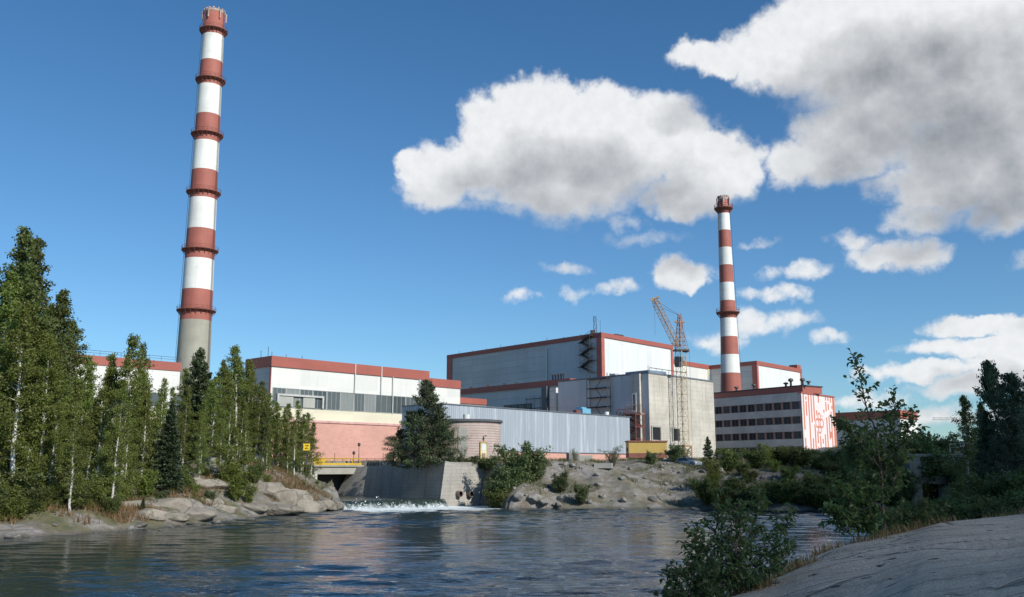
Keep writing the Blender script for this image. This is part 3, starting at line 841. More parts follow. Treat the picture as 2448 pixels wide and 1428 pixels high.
def hull(root, Ll, C, Rr, zb, zt, mats, name='wall'):
    Bk = (Ll[0] + Rr[0] - C[0], Ll[1] + Rr[1] - C[1])
    mb = MB(); L1 = math.dist(Ll, C); L2 = math.dist(C, Rr)
    def side(a, b, mi, u0=0):
        l = math.dist(a, b)
        mb.face([(a[0], a[1], zb), (b[0], b[1], zb), (b[0], b[1], zt), (a[0], a[1], zt)], mi, [(u0, zb), (u0 + l, zb), (u0 + l, zt), (u0, zt)])
    side(Ll, C, 0); side(C, Rr, 1); side(Rr, Bk, 0); side(Bk, Ll, 1)
    mb.face([(p[0], p[1], zt) for p in (Ll, C, Rr, Bk)], 2, [(p[0], p[1]) for p in (Ll, C, Rr, Bk)])
    mb.build(name, [mats[0], mats[1], M_ROOF], root)
    return Bk

def roof_mast(mb, x, y, z, h, w=.5):
    for sx, sy in ((-1, -1), (1, -1), (1, 1), (-1, 1)):
        mb.bar((x + sx * w / 2, y + sy * w / 2, z), (x + sx * w / 3, y + sy * w / 3, z + h), .12)
    n = int(h / .8)
    for k in range(n):
        z0 = z + h * k / n; z1 = z + h * (k + 1) / n; s = 1 if k % 2 else -1
        mb.bar((x - s * w / 2, y - w / 2, z0), (x + s * w / 2.3, y - w / 2, z1), .07); mb.bar((x - w / 2, y - s * w / 2, z0), (x - w / 2, y + s * w / 2.3, z1), .07)

# ------------------------------------------------------------------ turbine hall (pink, cream and white, left of centre)
C, zt = corner(651, 851, 165)
root, Ll, Rr, FL, FR = slab_building('turbine_hall', 'long white hall with deep red parapet, window band and pink lower wall', 'industrial hall', C, zt, 590, 1025, -47, 43.5, 4, None, None)
zc = lambda py: zat(py, C[1])
z_par, z_wt, z_wb, z_cr = zc(876), zc(925), zc(974), zc(1004)
hull(root, Ll, C, Rr, 4, zt - .3, [M_GREYP, M_WHITE])
mb = MB(); mb.fbox(FR, 0, FR.L, z_par, zt, 0, .25); mb.fbox(FL, 0, FL.L, z_par, zt, 0, .25); mb.fbox(FR, -.25, 0, z_par, zt, 0, .25); mb.build('parapet', M_RED, root)
mb = MB(); mb.fbox(FR, 0, FR.L + 30, z_cr + .25, z_wb, .02, .22); mb.build('cream_band', M_CREAM, root)
mb = MB(); mb.fbox(FR, 0, FR.L + 30, 4, z_cr - .15, .02, .26); mb.build('lower_wall', M_PINK, root)
mb = MB(); mb.fbox(FR, 0, FR.L + 30, z_cr - .15, z_cr + .25, .02, .45); mb.build('ledge', paint('pink_ledge', (.62, .36, .32), .8), root)
mb = MB(); mb.fbox(FL, FL.L - .45, FL.L, z_wb, z_par, 0, .12); mb.build('corner_trim', M_REDL, root)
us = [.3] + [FR.upx(p, z_wt) for p in (748, 846, 897, 938, 1000)] + [FR.L - .2]
cells = []
for a, b in zip(us[:-1], us[1:]):
    n = max(1, round((b - a) / 3.3))
    for k in range(n): cells.append((a + .06 + (b - a) * k / n, a - .06 + (b - a) * (k + 1) / n, z_wb + .05, z_wt - .05, 2))
windows(FR, root, cells, paint('grey_window_frame', (.30, .31, .30), .6), [M_GLASS2, M_BLIND, M_GLASS2, M_GLASS3, M_GLASS2, M_BLIND], .12, .04)
uA, uB = FR.upx(661, z_wt), FR.upx(772, z_wt)
mb = MB(); zq0, zq1 = z_wb + .25, z_wt - 1.1
mb.fbox(FR, uA, uB, zq1 - .35, zq1, .14, .5); mb.fbox(FR, uA, uA + .35, zq0, zq1 - .35, .14, .5); mb.fbox(FR, uB - .35, uB, zq0, zq1 - .35, .14, .5)
mb.fbox(FR, uA + .35, FR.upx(700, z_wt), zq0, zq1 - .35, .14, .3, 1); mb.fbox(FR, FR.upx(724, z_wt), FR.upx(752, z_wt), zq0, zq1 - .35, .14, .3, 1)
mb.build('window_surround', [paint('greyish_frame', (.48, .48, .45), .6), wallmat('cream_blinds', (.45, .45, .40), (.3, 9), (.3, .3, .27), .5, .05)], root)
for p in (846, 909, 937, 1001):
    u = FR.upx(p, z_wt); mb = MB()
    mb.tube(FR.p(u, z_wb if p > 930 else z_wt, .32), FR.p(u, z_par if p > 930 else zt, .32), .1, .1, 8); mb.build('downpipe', M_PALE, root)
for p, h in ((628, 2.0), (640, 1.5), (700, .8), (745, 1.0), (660, .9)):
    mb = MB(); u = FR.upx(p, zt) if p > 651 else 1.0; q = FR.p(u, zt, -1 - (p - 640) * .02 if p > 651 else -3 - (p - 628) * .2); mb.bar(q, q + Vector((0, 0, h)), .09); mb.build('roof_pole', M_STEEL, root)
mb = MB(); u = FL.upx(604, z_par - 3); mb.fbox(FL, u - .15, u + .15, z_par - 8, z_par - 3, .05, .4); mb.fbox(FL, u, u + 1.0, z_par - 3.2, z_par - 2.9, .05, .4); mb.build('wall_duct', M_PALE, root)
H1 = (C, Ll, Rr, zt)

# link block between the halls
C2 = along(C, zt, (FR.u.x, FR.u.y), 1020); z2 = zat(903, C2[1]); C2b = along(C2, z2, (FR.u.x, FR.u.y), 1078)
root = thing('link_building', 'narrow white block with red parapet between the pink walled hall and the tallest hall', 'industrial building', (C2[0], C2[1], 4))
F = Fr(C2, C2b); mb = MB(); mb.fbox(F, 0, F.L + 3, 4, z2 - .2, -12, -.3); mb.build('wall', M_WHITE, root)
mb = MB(); mb.fbox(F, 0, F.L + 3, z2 - 1.7, z2, -12.1, -.1); mb.build('parapet', M_RED, root)

# the long rear hall seen behind the birches at left
F = Fr((-92, 176), along((-92, 176), 30, azd(40), 425)); 
CL, zL = corner(170, 846, 190)
dirn = azd(45); CR_ = along(CL, zL, dirn, 432)
root = thing('rear_hall', 'pale hall with red parapet behind the birch wood beside the tall chimney', 'industrial hall', (CL[0], CL[1], 4))
F = Fr(add2(CL, dirn, -25), CR_)
mb = MB(); mb.fbox(F, 0, F.L, 4, zL - .2, -22, 0); mb.build('wall', M_WHITE, root)
mb = MB(); mb.fbox(F, -.1, F.L + .1, zL - 1.9, zL, -22.1, .2); mb.build('parapet', M_RED, root)
mb = MB(); mb.fbox(F, 0, F.L, 4, zL - 10.5, .02, .15); mb.build('cream_band', M_CREAM, root)
mb = MB()
for k in range(0, 12): mb.bar(F.p(F.L * k / 11, zL, -.2), F.p(F.L * k / 11, zL + 1.1, -.2), .06)
mb.bar(F.p(0, zL + 1.1, -.2), F.p(F.L, zL + 1.1, -.2), .06); mb.bar(F.p(0, zL + .6, -.2), F.p(F.L, zL + .6, -.2), .05)
mb.build('roof_railing', M_STEEL, root)
for k in range(8): mb = MB(); mb.fbox(F, 25 + k * 7.5, 25 + k * 7.5 + 5, zL - 9.8, zL - 7.0, .02, .12); mb.build('window', M_GLASS2, root)

# ------------------------------------------------------------------ reactor hall, the tallest block
C, zt = corner(1437, 795, 230)
root, Ll, Rr, FL, FR = slab_building('reactor_hall', 'tallest hall, grey long side and bright white end framed in red', 'industrial hall', C, zt, 1070, 1607, -41, 41.4, 5, None, None)
hull(root, Ll, C, Rr, 5, zt - .2, [M_GREYP, M_WHITE2])
u1 = FL.upx(1308, zt)
mb = MB(); mb.fbox(FL, u1, FL.L - 1.5, 5, zt - 1.2, .0, .12); mb.build('sheet_cladding', M_GREYS, root)
mb = MB(); mb.fbox(FL, 0, FL.L, zt - 1.15, zt, 0, .3); mb.fbox(FR, -.3, FR.L, zt - 1.15, zt, 0, .3); mb.build('parapet', M_RED, root)
mb = MB(); mb.fbox(FL, 0, 2.4, 5, zt - 1.15, .01, .28); mb.build('corner_trim', M_REDL, root)
mb = MB(); mb.fbox(FL, FL.L - 1.4, FL.L, 5, zt - 1.15, .01, .28); mb.fbox(FR, -.28, 1.0, 5, zt - 1.15, .01, .28); mb.build('corner_trim', M_REDL, root)
mb = MB(); mb.fbox(FR, FR.L - .9, FR.L, 5, zt - 1.15, .01, .28); mb.build('corner_trim', M_REDL, root)
mb = MB(); mb.tube(FL.p(u1, 10, .35), FL.p(u1, zt - 2, .35), .2, .2, 8); mb.build('downpipe', M_PALE, root)
st = MB(); ua, ub = FL.upx(1396, zt - 5), FL.upx(1420, zt - 5); nfl = 6; zs0, zs1 = zat(893, FL.p(ua, 0).y), zt - .5
for k in range(nfl):
    za = zs1 - (zs1 - zs0) * k / nfl; zb_ = zs1 - (zs1 - zs0) * (k + 1) / nfl
    s0, s1 = (ub, ua) if k % 2 == 0 else (ua, ub)
    for dd in (.5, 1.4):
        st.bar(FL.p(s0, za, dd), FL.p(s1, zb_, dd), .28); st.bar(FL.p(s0, za + 1.0, dd), FL.p(s1, zb_ + 1.0, dd), .1)
    st.hexa([FL.p(s0, za - .1, .5), FL.p(s0, za - .1, 1.4), FL.p(s1, zb_ - .1, 1.4), FL.p(s1, zb_ - .1, .5), FL.p(s0, za, .5), FL.p(s0, za, 1.4), FL.p(s1, zb_, 1.4), FL.p(s1, zb_, .5)])
    st.fbox(FL, min(s1, s1 + (.9 if s1 > s0 else -.9)), max(s1, s1 + (.9 if s1 > s0 else -.9)), zb_ - .15, zb_, .3, 1.5)
    st.bar(FL.p(s1, zb_, .1), FL.p(s1, zb_, 1.5), .18)
for u in (ua, ub): st.bar(FL.p(u, zs0, 1.5), FL.p(u, zs1, 1.5), .1)
st.build('outside_stair', M_STEEL, root)
q = FL.p(FL.upx(1415, zt), zt, -1.2)
mb = MB(); roof_mast(mb, q.x, q.y, zt, 4.6, .7); mb.bar(q + Vector((1.3, 0, 0)), q + Vector((1.3, 0, 3.6)), .09)
mb.box((q.x - .6, q.y, zt + .5), (1.2, 1, 1.0)); mb.build('lattice_mast', M_STEEL, root)
mb = MB(); q = FR.p(FR.L * .3, zt, -1); mb.fbox(FR, FR.L * .24, FR.L * .34, zt + .35, zt + .6, -2, -1)
for k in (.25, .33): mb.bar(FR.p(FR.L * k, zt, -1.5), FR.p(FR.L * k, zt + .4, -1.5), .1)
mb.build('roof_bench', M_STEEL, root)
for k in range(9): mb = MB(); qq = FL.p(FL.L * (.08 + k * .1), zt, -.5); mb.bar(qq, qq + Vector((0, 0, .5 + .4 * (k % 3 == 0))), .12); mb.build('roof_pole', M_STEEL, root)

# annex with the red eaves in front of the grey side
C, zt = corner(1362, 905, 210)
root, Ll, Rr, FL, FR = slab_building('annex_building', 'long low grey annex with dark red eaves below the tallest hall', 'industrial building', C, zt, 1050, 1400, -41, 41.4, 5, None, None)
hull(root, Ll, C, Rr, 5, zt - .2, [M_GREYP, M_WHITE])
mb = MB(); mb.fbox(FL, 0, FL.L, zt - 1.3, zt, 0, .4); mb.fbox(FR, -.4, FR.L, zt - 1.3, zt, 0, .4); mb.build('parapet', M_RED, root)
zw0, zw1 = zat(985, 222), zat(966, 222)
uw = [FL.upx(p, zw1) for p in (1205, 1272)]
windows(FL, root, [(uw[0] + (uw[1] - uw[0]) * k / 4 + .05, uw[0] + (uw[1] - uw[0]) * (k + 1) / 4 - .05, zw0 - 2, zw1, 3) for k in range(4)], M_STEEL, M_GLASS, .12, .03)
u0, u1 = FL.upx(1301, zt), FL.upx(1313, zt)
mb = MB(); mb.fbox(FL, u0, u1, 7, zt - 1.3, .02, .9); mb.build('vertical_duct', paint('dark_cladding', (.12, .12, .13), .6), root)
mb = MB()
for k in range(4):
    z = zt - 4 - k * 2.2; mb.bar(FL.p(FL.upx(1262, zt), z, .8), FL.p(FL.upx(1340, zt), z, .8), .14)
for p in (1264, 1283, 1297): mb.bar(FL.p(FL.upx(p, zt), 10, .8), FL.p(FL.upx(p, zt), zt - 3.4, .8), .1)
mb.build('scaffold_rail', M_STEEL, root)
for k in range(5):
    q = FL.p(FL.upx(1314 + k * 6.6, zt), zt, -1.0); mb = MB(); mb.tube(q, q + Vector((0, 0, 1.1)), .2, .2, 8); mb.tube(q + Vector((0, 0, 1.1)), q + Vector((0, 0, 1.45)), .3, .3, 8); mb.build('vent_pipe', M_STEEL, root)
for p in (1085, 1120, 1200, 1228, 1160): mb = MB(); q = FL.p(FL.upx(p, zt), zt, -.8); mb.box((q.x, q.y, zt + .2), (.8, .8, .7)); mb.build('roof_vent', M_STEEL, root)

# low strip with red eaves just over the silver shed
CL, zL = corner(1030, 945, 196); dirn = azd(43.5); CR_ = along(CL, zL, dirn, 1163)
root = thing('low_building', 'low white strip with red eaves peeping over the silver shed', 'industrial building', (CL[0], CL[1], 5))
F = Fr(CL, CR_); mb = MB(); mb.fbox(F, 0, F.L, 5, zL - .2, -8, -.2); mb.build('wall', M_WHITE, root)
mb = MB(); mb.fbox(F, 0, F.L, zL - 1.25, zL, -8.1, .1); mb.build('parapet', M_RED, root)

# narrow stair block with a sunlit edge
C, zt = corner(1329, 927, 203)
root, Ll, Rr, FL, FR = slab_building('stair_block', 'narrow grey block with one bright white edge beside the windowless grey block', 'building', C, zt, 1314, 1339, -41, 41.4, 6, None, None)
hull(root, Ll, C, Rr, 6, zt, [M_GREYP, M_WHITE2])

# ------------------------------------------------------------------ grey and concrete block by the crane
C, zt = corner(1550, 893, 180)
root, Ll, Rr, FL, FR = slab_building('concrete_block', 'tall bare block, grey sheet on one side and stained concrete front behind the crane', 'industrial building', C, zt, 1334, 1705, -41, 41.4, 5, None, None)
hull(root, Ll, C, Rr, 5, zt, [M_GREYS, M_CONC])
u1 = FL.upx(1533, zt)
mb = MB(); mb.fbox(FL, FL.upx(1512, zt), u1, 6, zt + .05, 0, .6); mb.build('stair_tower', M_CONC, root)
mb = MB(); mb.fbox(FL, 0, FL.L, zt, zt + .3, -.4, .1); mb.fbox(FR, 0, FR.L, zt, zt + .3, -.4, .12); mb.build('roof_edge', paint('grey_coping', (.16, .17, .19), .6), root)
mb = MB()
ux = [FL.upx(p, zt - 4) for p in (1413, 1462)]
for u in ux:
    for dd in (.3, 1.2): mb.bar(FL.p(u, zat(987, 187), dd), FL.p(u, zt + .8, dd), .16)
for k in range(6):
    z = zt - .2 - k * 1.9
    for dd in (.3, 1.2): mb.bar(FL.p(ux[0], z, dd), FL.p(ux[1], z, dd), .16)
    mb.fbox(FL, ux[0], ux[1], z - .08, z - .02, .3, 1.2)
    if k < 5:
        a, b = (ux if k % 2 else ux[::-1]); a, b = ux[0] * .65 + ux[1] * .35 if a == ux[0] else ux[0] * .35 + ux[1] * .65, ux[0] * .35 + ux[1] * .65 if a == ux[0] else ux[0] * .65 + ux[1] * .35
        mb.bar(FL.p(a, z, .7), FL.p(b, z - 1.9, .7), .12)
mb.build('fire_escape', M_STEEL, root)
uw0, uw1 = FL.upx(1517, zt - 6), FL.upx(1527, zt - 6)
windows(FL, root, [(uw0, uw1, zat(986, 183), zat(941, 183), 0)], M_PALE, M_GLASS, .3, .66)
mb = MB(); z = zat(990, 183); mb.fbox(FL, uw0 - .8, FL.L - .6, z - .25, z, .6, 1.8)
for k in range(7): u = uw0 - .8 + (FL.L - .6 - uw0 + .8) * k / 6; mb.bar(FL.p(u, z, 1.75), FL.p(u, z + 1.5, 1.75), .1)
mb.bar(FL.p(uw0 - .8, z + 1.5, 1.75), FL.p(FL.L - .6, z + 1.5, 1.75), .12); mb.build('balcony', paint('pale_rust', (.40, .27, .20), .8), root)
for (pa, pb, ya, yb) in ((1558, 1577, 1022, 1052), (1608, 1623, 1026, 1054)):
    u0, u1 = FR.upx(pa, zt * .5), FR.upx(pb, zt * .5); Yd = FR.p((u0 + u1) / 2, 0).y
    z0, z1 = zat(yb, Yd), zat(ya, Yd)
    mb = MB(); mb.fbox(FR, u0 - .3, u0, z0, z1 + .3, .0, .25); mb.fbox(FR, u1, u1 + .3, z0, z1 + .3, .0, .25); mb.fbox(FR, u0, u1, z1, z1 + .3, .0, .25)
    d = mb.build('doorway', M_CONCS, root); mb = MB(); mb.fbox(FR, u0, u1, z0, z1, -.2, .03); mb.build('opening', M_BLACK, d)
mb = MB()
for k in range(7): q = FR.p(.8 + FR.L * .55 * k / 6, zt + .3, -.2); mb.bar(q, q + Vector((0, 0, .9)), .07)
mb.bar(FR.p(.8, zt + 1.2, -.2), FR.p(.8 + FR.L * .55, zt + 1.2, -.2), .1); mb.bar(FR.p(.4, zt, -.3), FR.p(.4, zt + 1.6, -.3), .1); mb.build('roof_railing', M_STEEL, root)
mb = MB(); mb.fbox(FL, FL.L - 6.5, FL.L - .5, zt + .3, zt + .75, -6, -.6); mb.build('roof_hatch', paint('blue_grey_roof', (.18, .24, .32), .5), root)

mb = MB(); mb.fbox(FL, FL.L * .50, FL.L * .56, zt + .3, zt + 1.0, -4, -2.5, 0); mb.fbox(FL, FL.L * .42, FL.L * .55, zt + .3, zt + .55, -7, -4.3, 1)
mb.build('roof_boxes', [M_PALE, M_RED], root)
CBL = (C, FL, FR, zt)

# red steel stair tower at the gap
root = thing('stair_tower', 'rusty red open steel stair tower against the grey block, behind the yellow cabin', 'stairs', tuple(FL.p(FL.L - 2, 6.5, 2)))
mb = MB(); u0, u1 = FL.L - 4.2, FL.L + .4; zs = [zat(y, 180) for y in (1098, 1075, 1050, 1022, 992)]
for u in (u0, u1):
    for dd in (2.0, 4.4): mb.bar(FL.p(u, zs[0], dd), FL.p(u, zs[-1] + 1.2, dd), .16)
mb.build('frame', M_RUST, root)
for k in range(4):
    mb = MB(); a, b = (u0, u1) if k % 2 == 0 else (u1, u0); dd = 2.2 if k % 2 else 3.4
    for e_ in (0, .9):
        mb.bar(FL.p(a, zs[k], dd + e_), FL.p(b, zs[k + 1], dd + e_), .22); mb.bar(FL.p(a, zs[k] + 1, dd + e_), FL.p(b, zs[k + 1] + 1, dd + e_), .08)
    for j in range(9):
        f_ = (j + .5) / 9; mb.bar(FL.p(a + (b - a) * f_, zs[k] + (zs[k + 1] - zs[k]) * f_, dd), FL.p(a + (b - a) * f_, zs[k] + (zs[k + 1] - zs[k]) * f_, dd + .9), .12)
    mb.build('flight', M_RUST, root)
    mb = MB(); mb.fbox(FL, u0, u1, zs[k + 1] - .12, zs[k + 1], 2.0, 4.4); mb.bar(FL.p(u0, zs[k + 1] + 1, 4.4), FL.p(u1, zs[k + 1] + 1, 4.4), .1); mb.build('landing', M_RUST, root)

# ------------------------------------------------------------------ second reactor hall further back
C, zt = corner(1808, 863, 300)
root, Ll, Rr, FL, FR = slab_building('reactor_hall', 'farther hall with white end framed in red, beyond the office block roof', 'industrial hall', C, zt, 1697, 1915, -41, 41.4, 6, None, None)
hull(root, Ll, C, Rr, 6, zt - .2, [M_GREYP, M_WHITE2])
mb = MB(); mb.fbox(FL, 0, FL.L, zt - 1.3, zt, 0, .3); mb.fbox(FR, -.3, FR.L, zt - 1.3, zt, 0, .3); mb.build('parapet', M_RED, root)
mb = MB(); mb.fbox(FL, FL.L - 1.6, FL.L, 6, zt - 1.3, .01, .28); mb.fbox(FR, -.28, .8, 6, zt - 1.3, .01, .28); mb.build('corner_trim', M_REDL, root)
mb = MB(); mb.fbox(FR, FR.L - 1.0, FR.L, 6, zt - 1.3, .01, .28); mb.build('corner_trim', M_REDL, root)
mb = MB(); mb.fbox(FR, FR.L - 3, FR.L, zt, zt + 1.3, -3, -.05); mb.build('roof_box', M_RED, root)
A = azd(41.4); zk = zat(873, Ll[1]); Q = along(Ll, zk, A, 1600)
root = thing('link_hall', 'white hall with red parapet between the tallest and the farther hall, behind the crane', 'industrial hall', (Ll[0], Ll[1], 6))
F = Fr(Q, Ll); mb = MB(); mb.fbox(F, -3, F.L, 6, zk - .2, -20, -.3); mb.build('wall', M_WHITE, root)
mb = MB(); mb.fbox(F, -3, F.L, zk - 1.5, zk, -20, -.1); mb.build('parapet', M_RED, root)
mb = MB(); mb.fbox(F, F.L - 1.1, F.L - .2, 6, zk - 1.5, -.29, .0); mb.build('corner_trim', M_CREAM, root)

# ------------------------------------------------------------------ office block with rows of windows
C, zt = corner(1913, 938, 205)
root, Ll, Rr, FL, FR = slab_building('office_block', 'grey office block with rows of dark windows and a red and white mosaic end', 'office building', C, zt, 1690, 1991, -35, 41.4, 6, None, None)
M_BAND = paint('brown_red_render', (.17, .065, .05), .8, 0, .2)
hull(root, Ll, C, Rr, 6, zt - .3, [M_BAND, M_BAND])
nb = 11; bay = FL.L / nb
rows = [(zat(978, C[1]), zat(959, C[1])), (zat(1013, C[1]), zat(995, C[1])), (zat(1049, C[1]), zat(1031, C[1])), (zat(1084, C[1]), zat(1067, C[1]))]
sp = [(rows[0][1], zt)] + [(rows[i + 1][1], rows[i][0]) for i in range(3)] + [(6, rows[3][0])]
mfr = paint('rust_red_pier', (.40, .19, .14), .8); M_SPAN = concrete('pinkish_spandrel', (.62, .555, .51), 3.0, .55, .4)
for (a, b) in sp:
    mb = MB(); mb.fbox(FL, 0, FL.L - .02, a, b, 0, .22); mb.build('spandrel', M_SPAN, root)
dark = [M_GLASS, M_GLASS, m_glass('grey_glass', (.07, .075, .08), .15), M_GLASS]
for (z0, z1) in rows:
    for k in range(nb + 1): mb = MB(); mb.fbox(FL, max(0, k * bay - .24), min(FL.L - .02, k * bay + .24), z0, z1, 0, .16); mb.build('window_pier', mfr, root)
    windows(FL, root, [(k * bay + .26, (k + 1) * bay - .26, z0 + .01, z1 - .01, 1) for k in range(nb)], paint('window_frame_grey', (.16, .13, .12), .6) if z0 == rows[0][0] else bpy.data.materials['window_frame_grey'], dark, .07, .05)
M_MOS = m_mosaic(FR.L, 8, zt)
mb = MB(); mb.fbox(FR, 0, FR.L, 6, zt - .25, .0, .2); mb.build('mosaic_panel', M_MOS, root)
mb = MB(); mb.fbox(FR, -.22, .35, 6, zt - .25, .201, .3); mb.fbox(FR, FR.L - .5, FR.L + .1, 6, zt - .25, .201, .28, 1); mb.build('edge_trim', [M_PALE, paint('salmon_trim', (.62, .27, .17), .6)], root)
mb = MB(); mb.fbox(FR, -.2, FR.L + .1, zt - .25, zt + .1, -.5, .35); mb.build('coping', M_RED, root)
mb = MB(); mb.fbox(FL, -2, FL.L - 1.0, zt + .1, zt + 1.55, -9, -2.2); mb.build('roof_storey', M_RED, root)
mb = MB(); mb.fbox(FL, -2, FL.L - .8, zt + 1.56, zt + 1.8, -9.2, -2.0); mb.build('roof_slab', M_ROOF, root)
for p, h in ((1740, 1.0), (1782, 1.2), (1858, .9), (1870, 1.7), (1898, 1.5), (1912, .8)):
    u = FL.upx(p, zt + 2); q = FL.p(u, zt + 1.8, -3.0); mb = MB(); mb.tube(q, q + Vector((0, 0, h * .7)), .25, .25, 8); mb.lathe((q.x, q.y), [(.3, q.z + h * .6), (.62, q.z + h * .7), (.5, q.z + h), (.05, q.z + h + .1)], 10); mb.build('roof_vent', M_STEEL, root)
u = FR.L * .58; q = FR.p(u, zt, -1); mb = MB(); mb.tube(q, q + Vector((0, 0, 1.1)), .2, .2, 8); mb.lathe((q.x, q.y), [(.2, zt + 1.0), (.5, zt + 1.1), (.05, zt + 1.4)], 10); mb.build('roof_vent', M_STEEL, root)

# low hall farther right, behind the sapling
C, zt = corner(2150, 980, 250)
root, Ll, Rr, FL, FR = slab_building('low_hall', 'low grey hall with dark red top, behind the tall foreground sapling', 'industrial hall', C, zt, 1984, 2190, -41, 41.4, 5, None, None)
hull(root, Ll, C, Rr, 5, zt - .2, [M_GREYP, M_WHITE])
mb = MB(); mb.fbox(FL, 0, FL.L, zt - 2.2, zt, 0, .25); mb.fbox(FR, -.25, FR.L, zt - 2.2, zt, 0, .25); mb.build('parapet', M_RED, root)

# ------------------------------------------------------------------ silver shed and round pump house
CL, zL = corner(1058, 964, 140); A = azd(41.5); CR_ = along(CL, zL, A, 1505)
root = thing('silver_shed', 'long low shed clad in streaked silver corrugated sheet on a pink plinth', 'industrial shed', (CL[0], CL[1], 5))
F = Fr(CL, CR_); FS = F
zp = zat(1079, CL[1] + 4)
mb = MB(); mb.fbox(F, 0, F.L, zp + .02, zL - .15, -9, 0); mb.build('wall', M_SILVER, root)
mb = MB(); mb.fbox(F, -.1, F.L + .1, 4.5, zp, -9, .12); mb.build('plinth', M_PINK, root)
mb = MB(); mb.fbox(F, -.1, F.L + .1, zp, zp + .14, -.1, .25); mb.fbox(F, -.1, F.L + .1, zL - .15, zL, -9, .15); mb.build('edge_flashing', paint('dark_flashing', (.14, .15, .17), .5), root)
mb = MB(); q = F.p(F.upx(1422, zL), zL, -2.5); mb.box((q.x, q.y, zL + .55), (2.4, 1.4, 1.0), 0, R(48)); mb.box((q.x - .4, q.y, zL + 1.15), (1.4, 1.2, .3), 0, R(48)); mb.build('roof_tank', M_BLUE, root)
q = F.p(F.upx(1466, zL), zL, -1.5); mb = MB(); mb.tube(q, q + Vector((0, 0, .7)), .45, .45, 12); mb.build('roof_vent', M_PALE, root)
q = F.p(F.upx(1395, zL), zL, -1.5); mb = MB(); mb.box((q.x, q.y, zL + .3), (1.2, .8, .6), 0, R(48)); mb.build('roof_box', M_RUST, root)
for p in (1484, 1492, 1500, 1503):
    q = F.p(F.upx(p, zL), zL, -.8); mb = MB(); mb.tube(q, q + Vector((0, 0, .6)), .13, .13, 8); mb.lathe((q.x, q.y), [(.1, zL + .5), (.3, zL + .6), (.05, zL + .85)], 8); mb.build('vent_pipe', M_STEEL, root)
mb = MB()
for k, p in enumerate((1500,)): mb.bar(F.p(F.L + .3, 6, -.5), F.p(F.L + .3, zL, -.5), .14); mb.bar(F.p(F.L + .9, 6, -.5), F.p(F.L + .9, zL, -.5), .14)
for k in range(16): mb.bar(F.p(F.L + .3, 6 + k * .5, -.5), F.p(F.L + .9, 6 + k * .5, -.5), .08)
mb.build('ladder', M_STEEL, root)

Yp = 138.5; cpx = 1128; zt = zat(1005, Yp - 3); cx = xat(1108, Yp, 9); cy = Yp
rr = (1196 - 1108) / FPX * Yp
root = thing('pump_house', 'round-ended pump house of pinkish banded brick with a cream door', 'building', (cx, cy, 5.5))
mb = MB(); mb.lathe((cx, cy), [(rr, 3.5), (rr, zt - .25)], 48, None, R(-105), R(75)); 
e0 = Vector((cx + rr * math.cos(R(-105)), cy + rr * math.sin(R(-105)))); e1 = Vector((cx + rr * math.cos(R(75)), cy + rr * math.sin(R(75))))
dv = Vector((math.cos(R(165)), math.sin(R(165)))) * 5.2
FW = Fr(tuple(e0 + dv), tuple(e0)); FB = Fr(tuple(e1), tuple(e1 + dv))
for FF in (FW, FB): mb.face([FF.p(0, 3.5), FF.p(FF.L, 3.5), FF.p(FF.L, zt - .25), FF.p(0, zt - .25)], 0, [(0, 5), (FF.L, 5), (FF.L, zt - .25), (0, zt - .25)])
FC = Fr(tuple(e1 + dv), tuple(e0 + dv)); mb.face([FC.p(0, 5), FC.p(FC.L, 5), FC.p(FC.L, zt - .25), FC.p(0, zt - .25)], 0, [(0, 5), (FC.L, 5), (FC.L, zt - .25), (0, zt - .25)])
mb.build('wall', M_PUMP, root)
mb = MB(); ring = [(cx + (rr + .3) * math.cos(R(-105 + 180 * k / 30)), cy + (rr + .3) * math.sin(R(-105 + 180 * k / 30))) for k in range(31)]
ring += [(e1.x + dv.x * 1.05, e1.y + dv.y * 1.05), (e0.x + dv.x * 1.05, e0.y + dv.y * 1.05 - .2)]
mb.prism(ring, zt - .25, zt + .08); mb.build('roof', paint('roof_felt', (.10, .10, .11), .8), root)
def on_round(px, z):
    best = None
    for k in range(-105, -3):
        th = R(k); x, y = cx + rr * math.cos(th), cy + rr * math.sin(th)
        pxx = CX + FPX * x / (y * CP + (z - EYE) * SP)
        if best is None or abs(pxx - px) < best[0]: best = (abs(pxx - px), th)
    th = best[1]; n = Vector((math.cos(th), math.sin(th))); u = Vector((-n.y, n.x)); c = Vector((cx, cy)) + n * rr
    return Fr(tuple(c - u * .0), tuple(c + u))
Fd = on_round(1156, 7)
zd0, zd1 = zat(1101, Fd.O.y), zat(1059, Fd.O.y)
mb = MB(); mb.fbox(Fd, -.5, .5, zd0, zd1, -.2, .12); mb.fbox(Fd, -.34, .34, zd1 - 1.05, zd1 - .12, .12, .15, 1); d = mb.build('door', [paint('cream_door', (.66, .60, .38), .6), M_PALE], root)
mb = MB(); mb.fbox(Fd, -.62, -.5, zd0, zd1 + .12, -.1, .2); mb.fbox(Fd, .5, .62, zd0, zd1 + .12, -.1, .2); mb.fbox(Fd, -.62, .62, zd1, zd1 + .14, -.1, .21); mb.build('frame', paint('ochre_frame', (.5, .38, .16), .7), d)
mb = MB(); mb.fbox(Fd, -.3, .25, zd0 + .1, zd0 + 1.0, .12, .2); mb.build('door_panel', paint('brownish', (.33, .22, .14), .8), d)
q = Fd.p(0, zd1 + .25, .1); mb = MB(); mb.bar(q, q + Vector((0, 0, .7)), .08); mb.bar(q + Vector((0, 0, .7)), Fd.p(.1, zd1 + 1.0, .5), .08); mb.lathe((Fd.p(.1, 0, .5).x, Fd.p(.1, 0, .5).y), [(.02, zd1 + 1.1), (.2, zd1 + .9)], 10); mb.build('lamp', M_STEEL, root)
Fw = on_round(1078, 9)
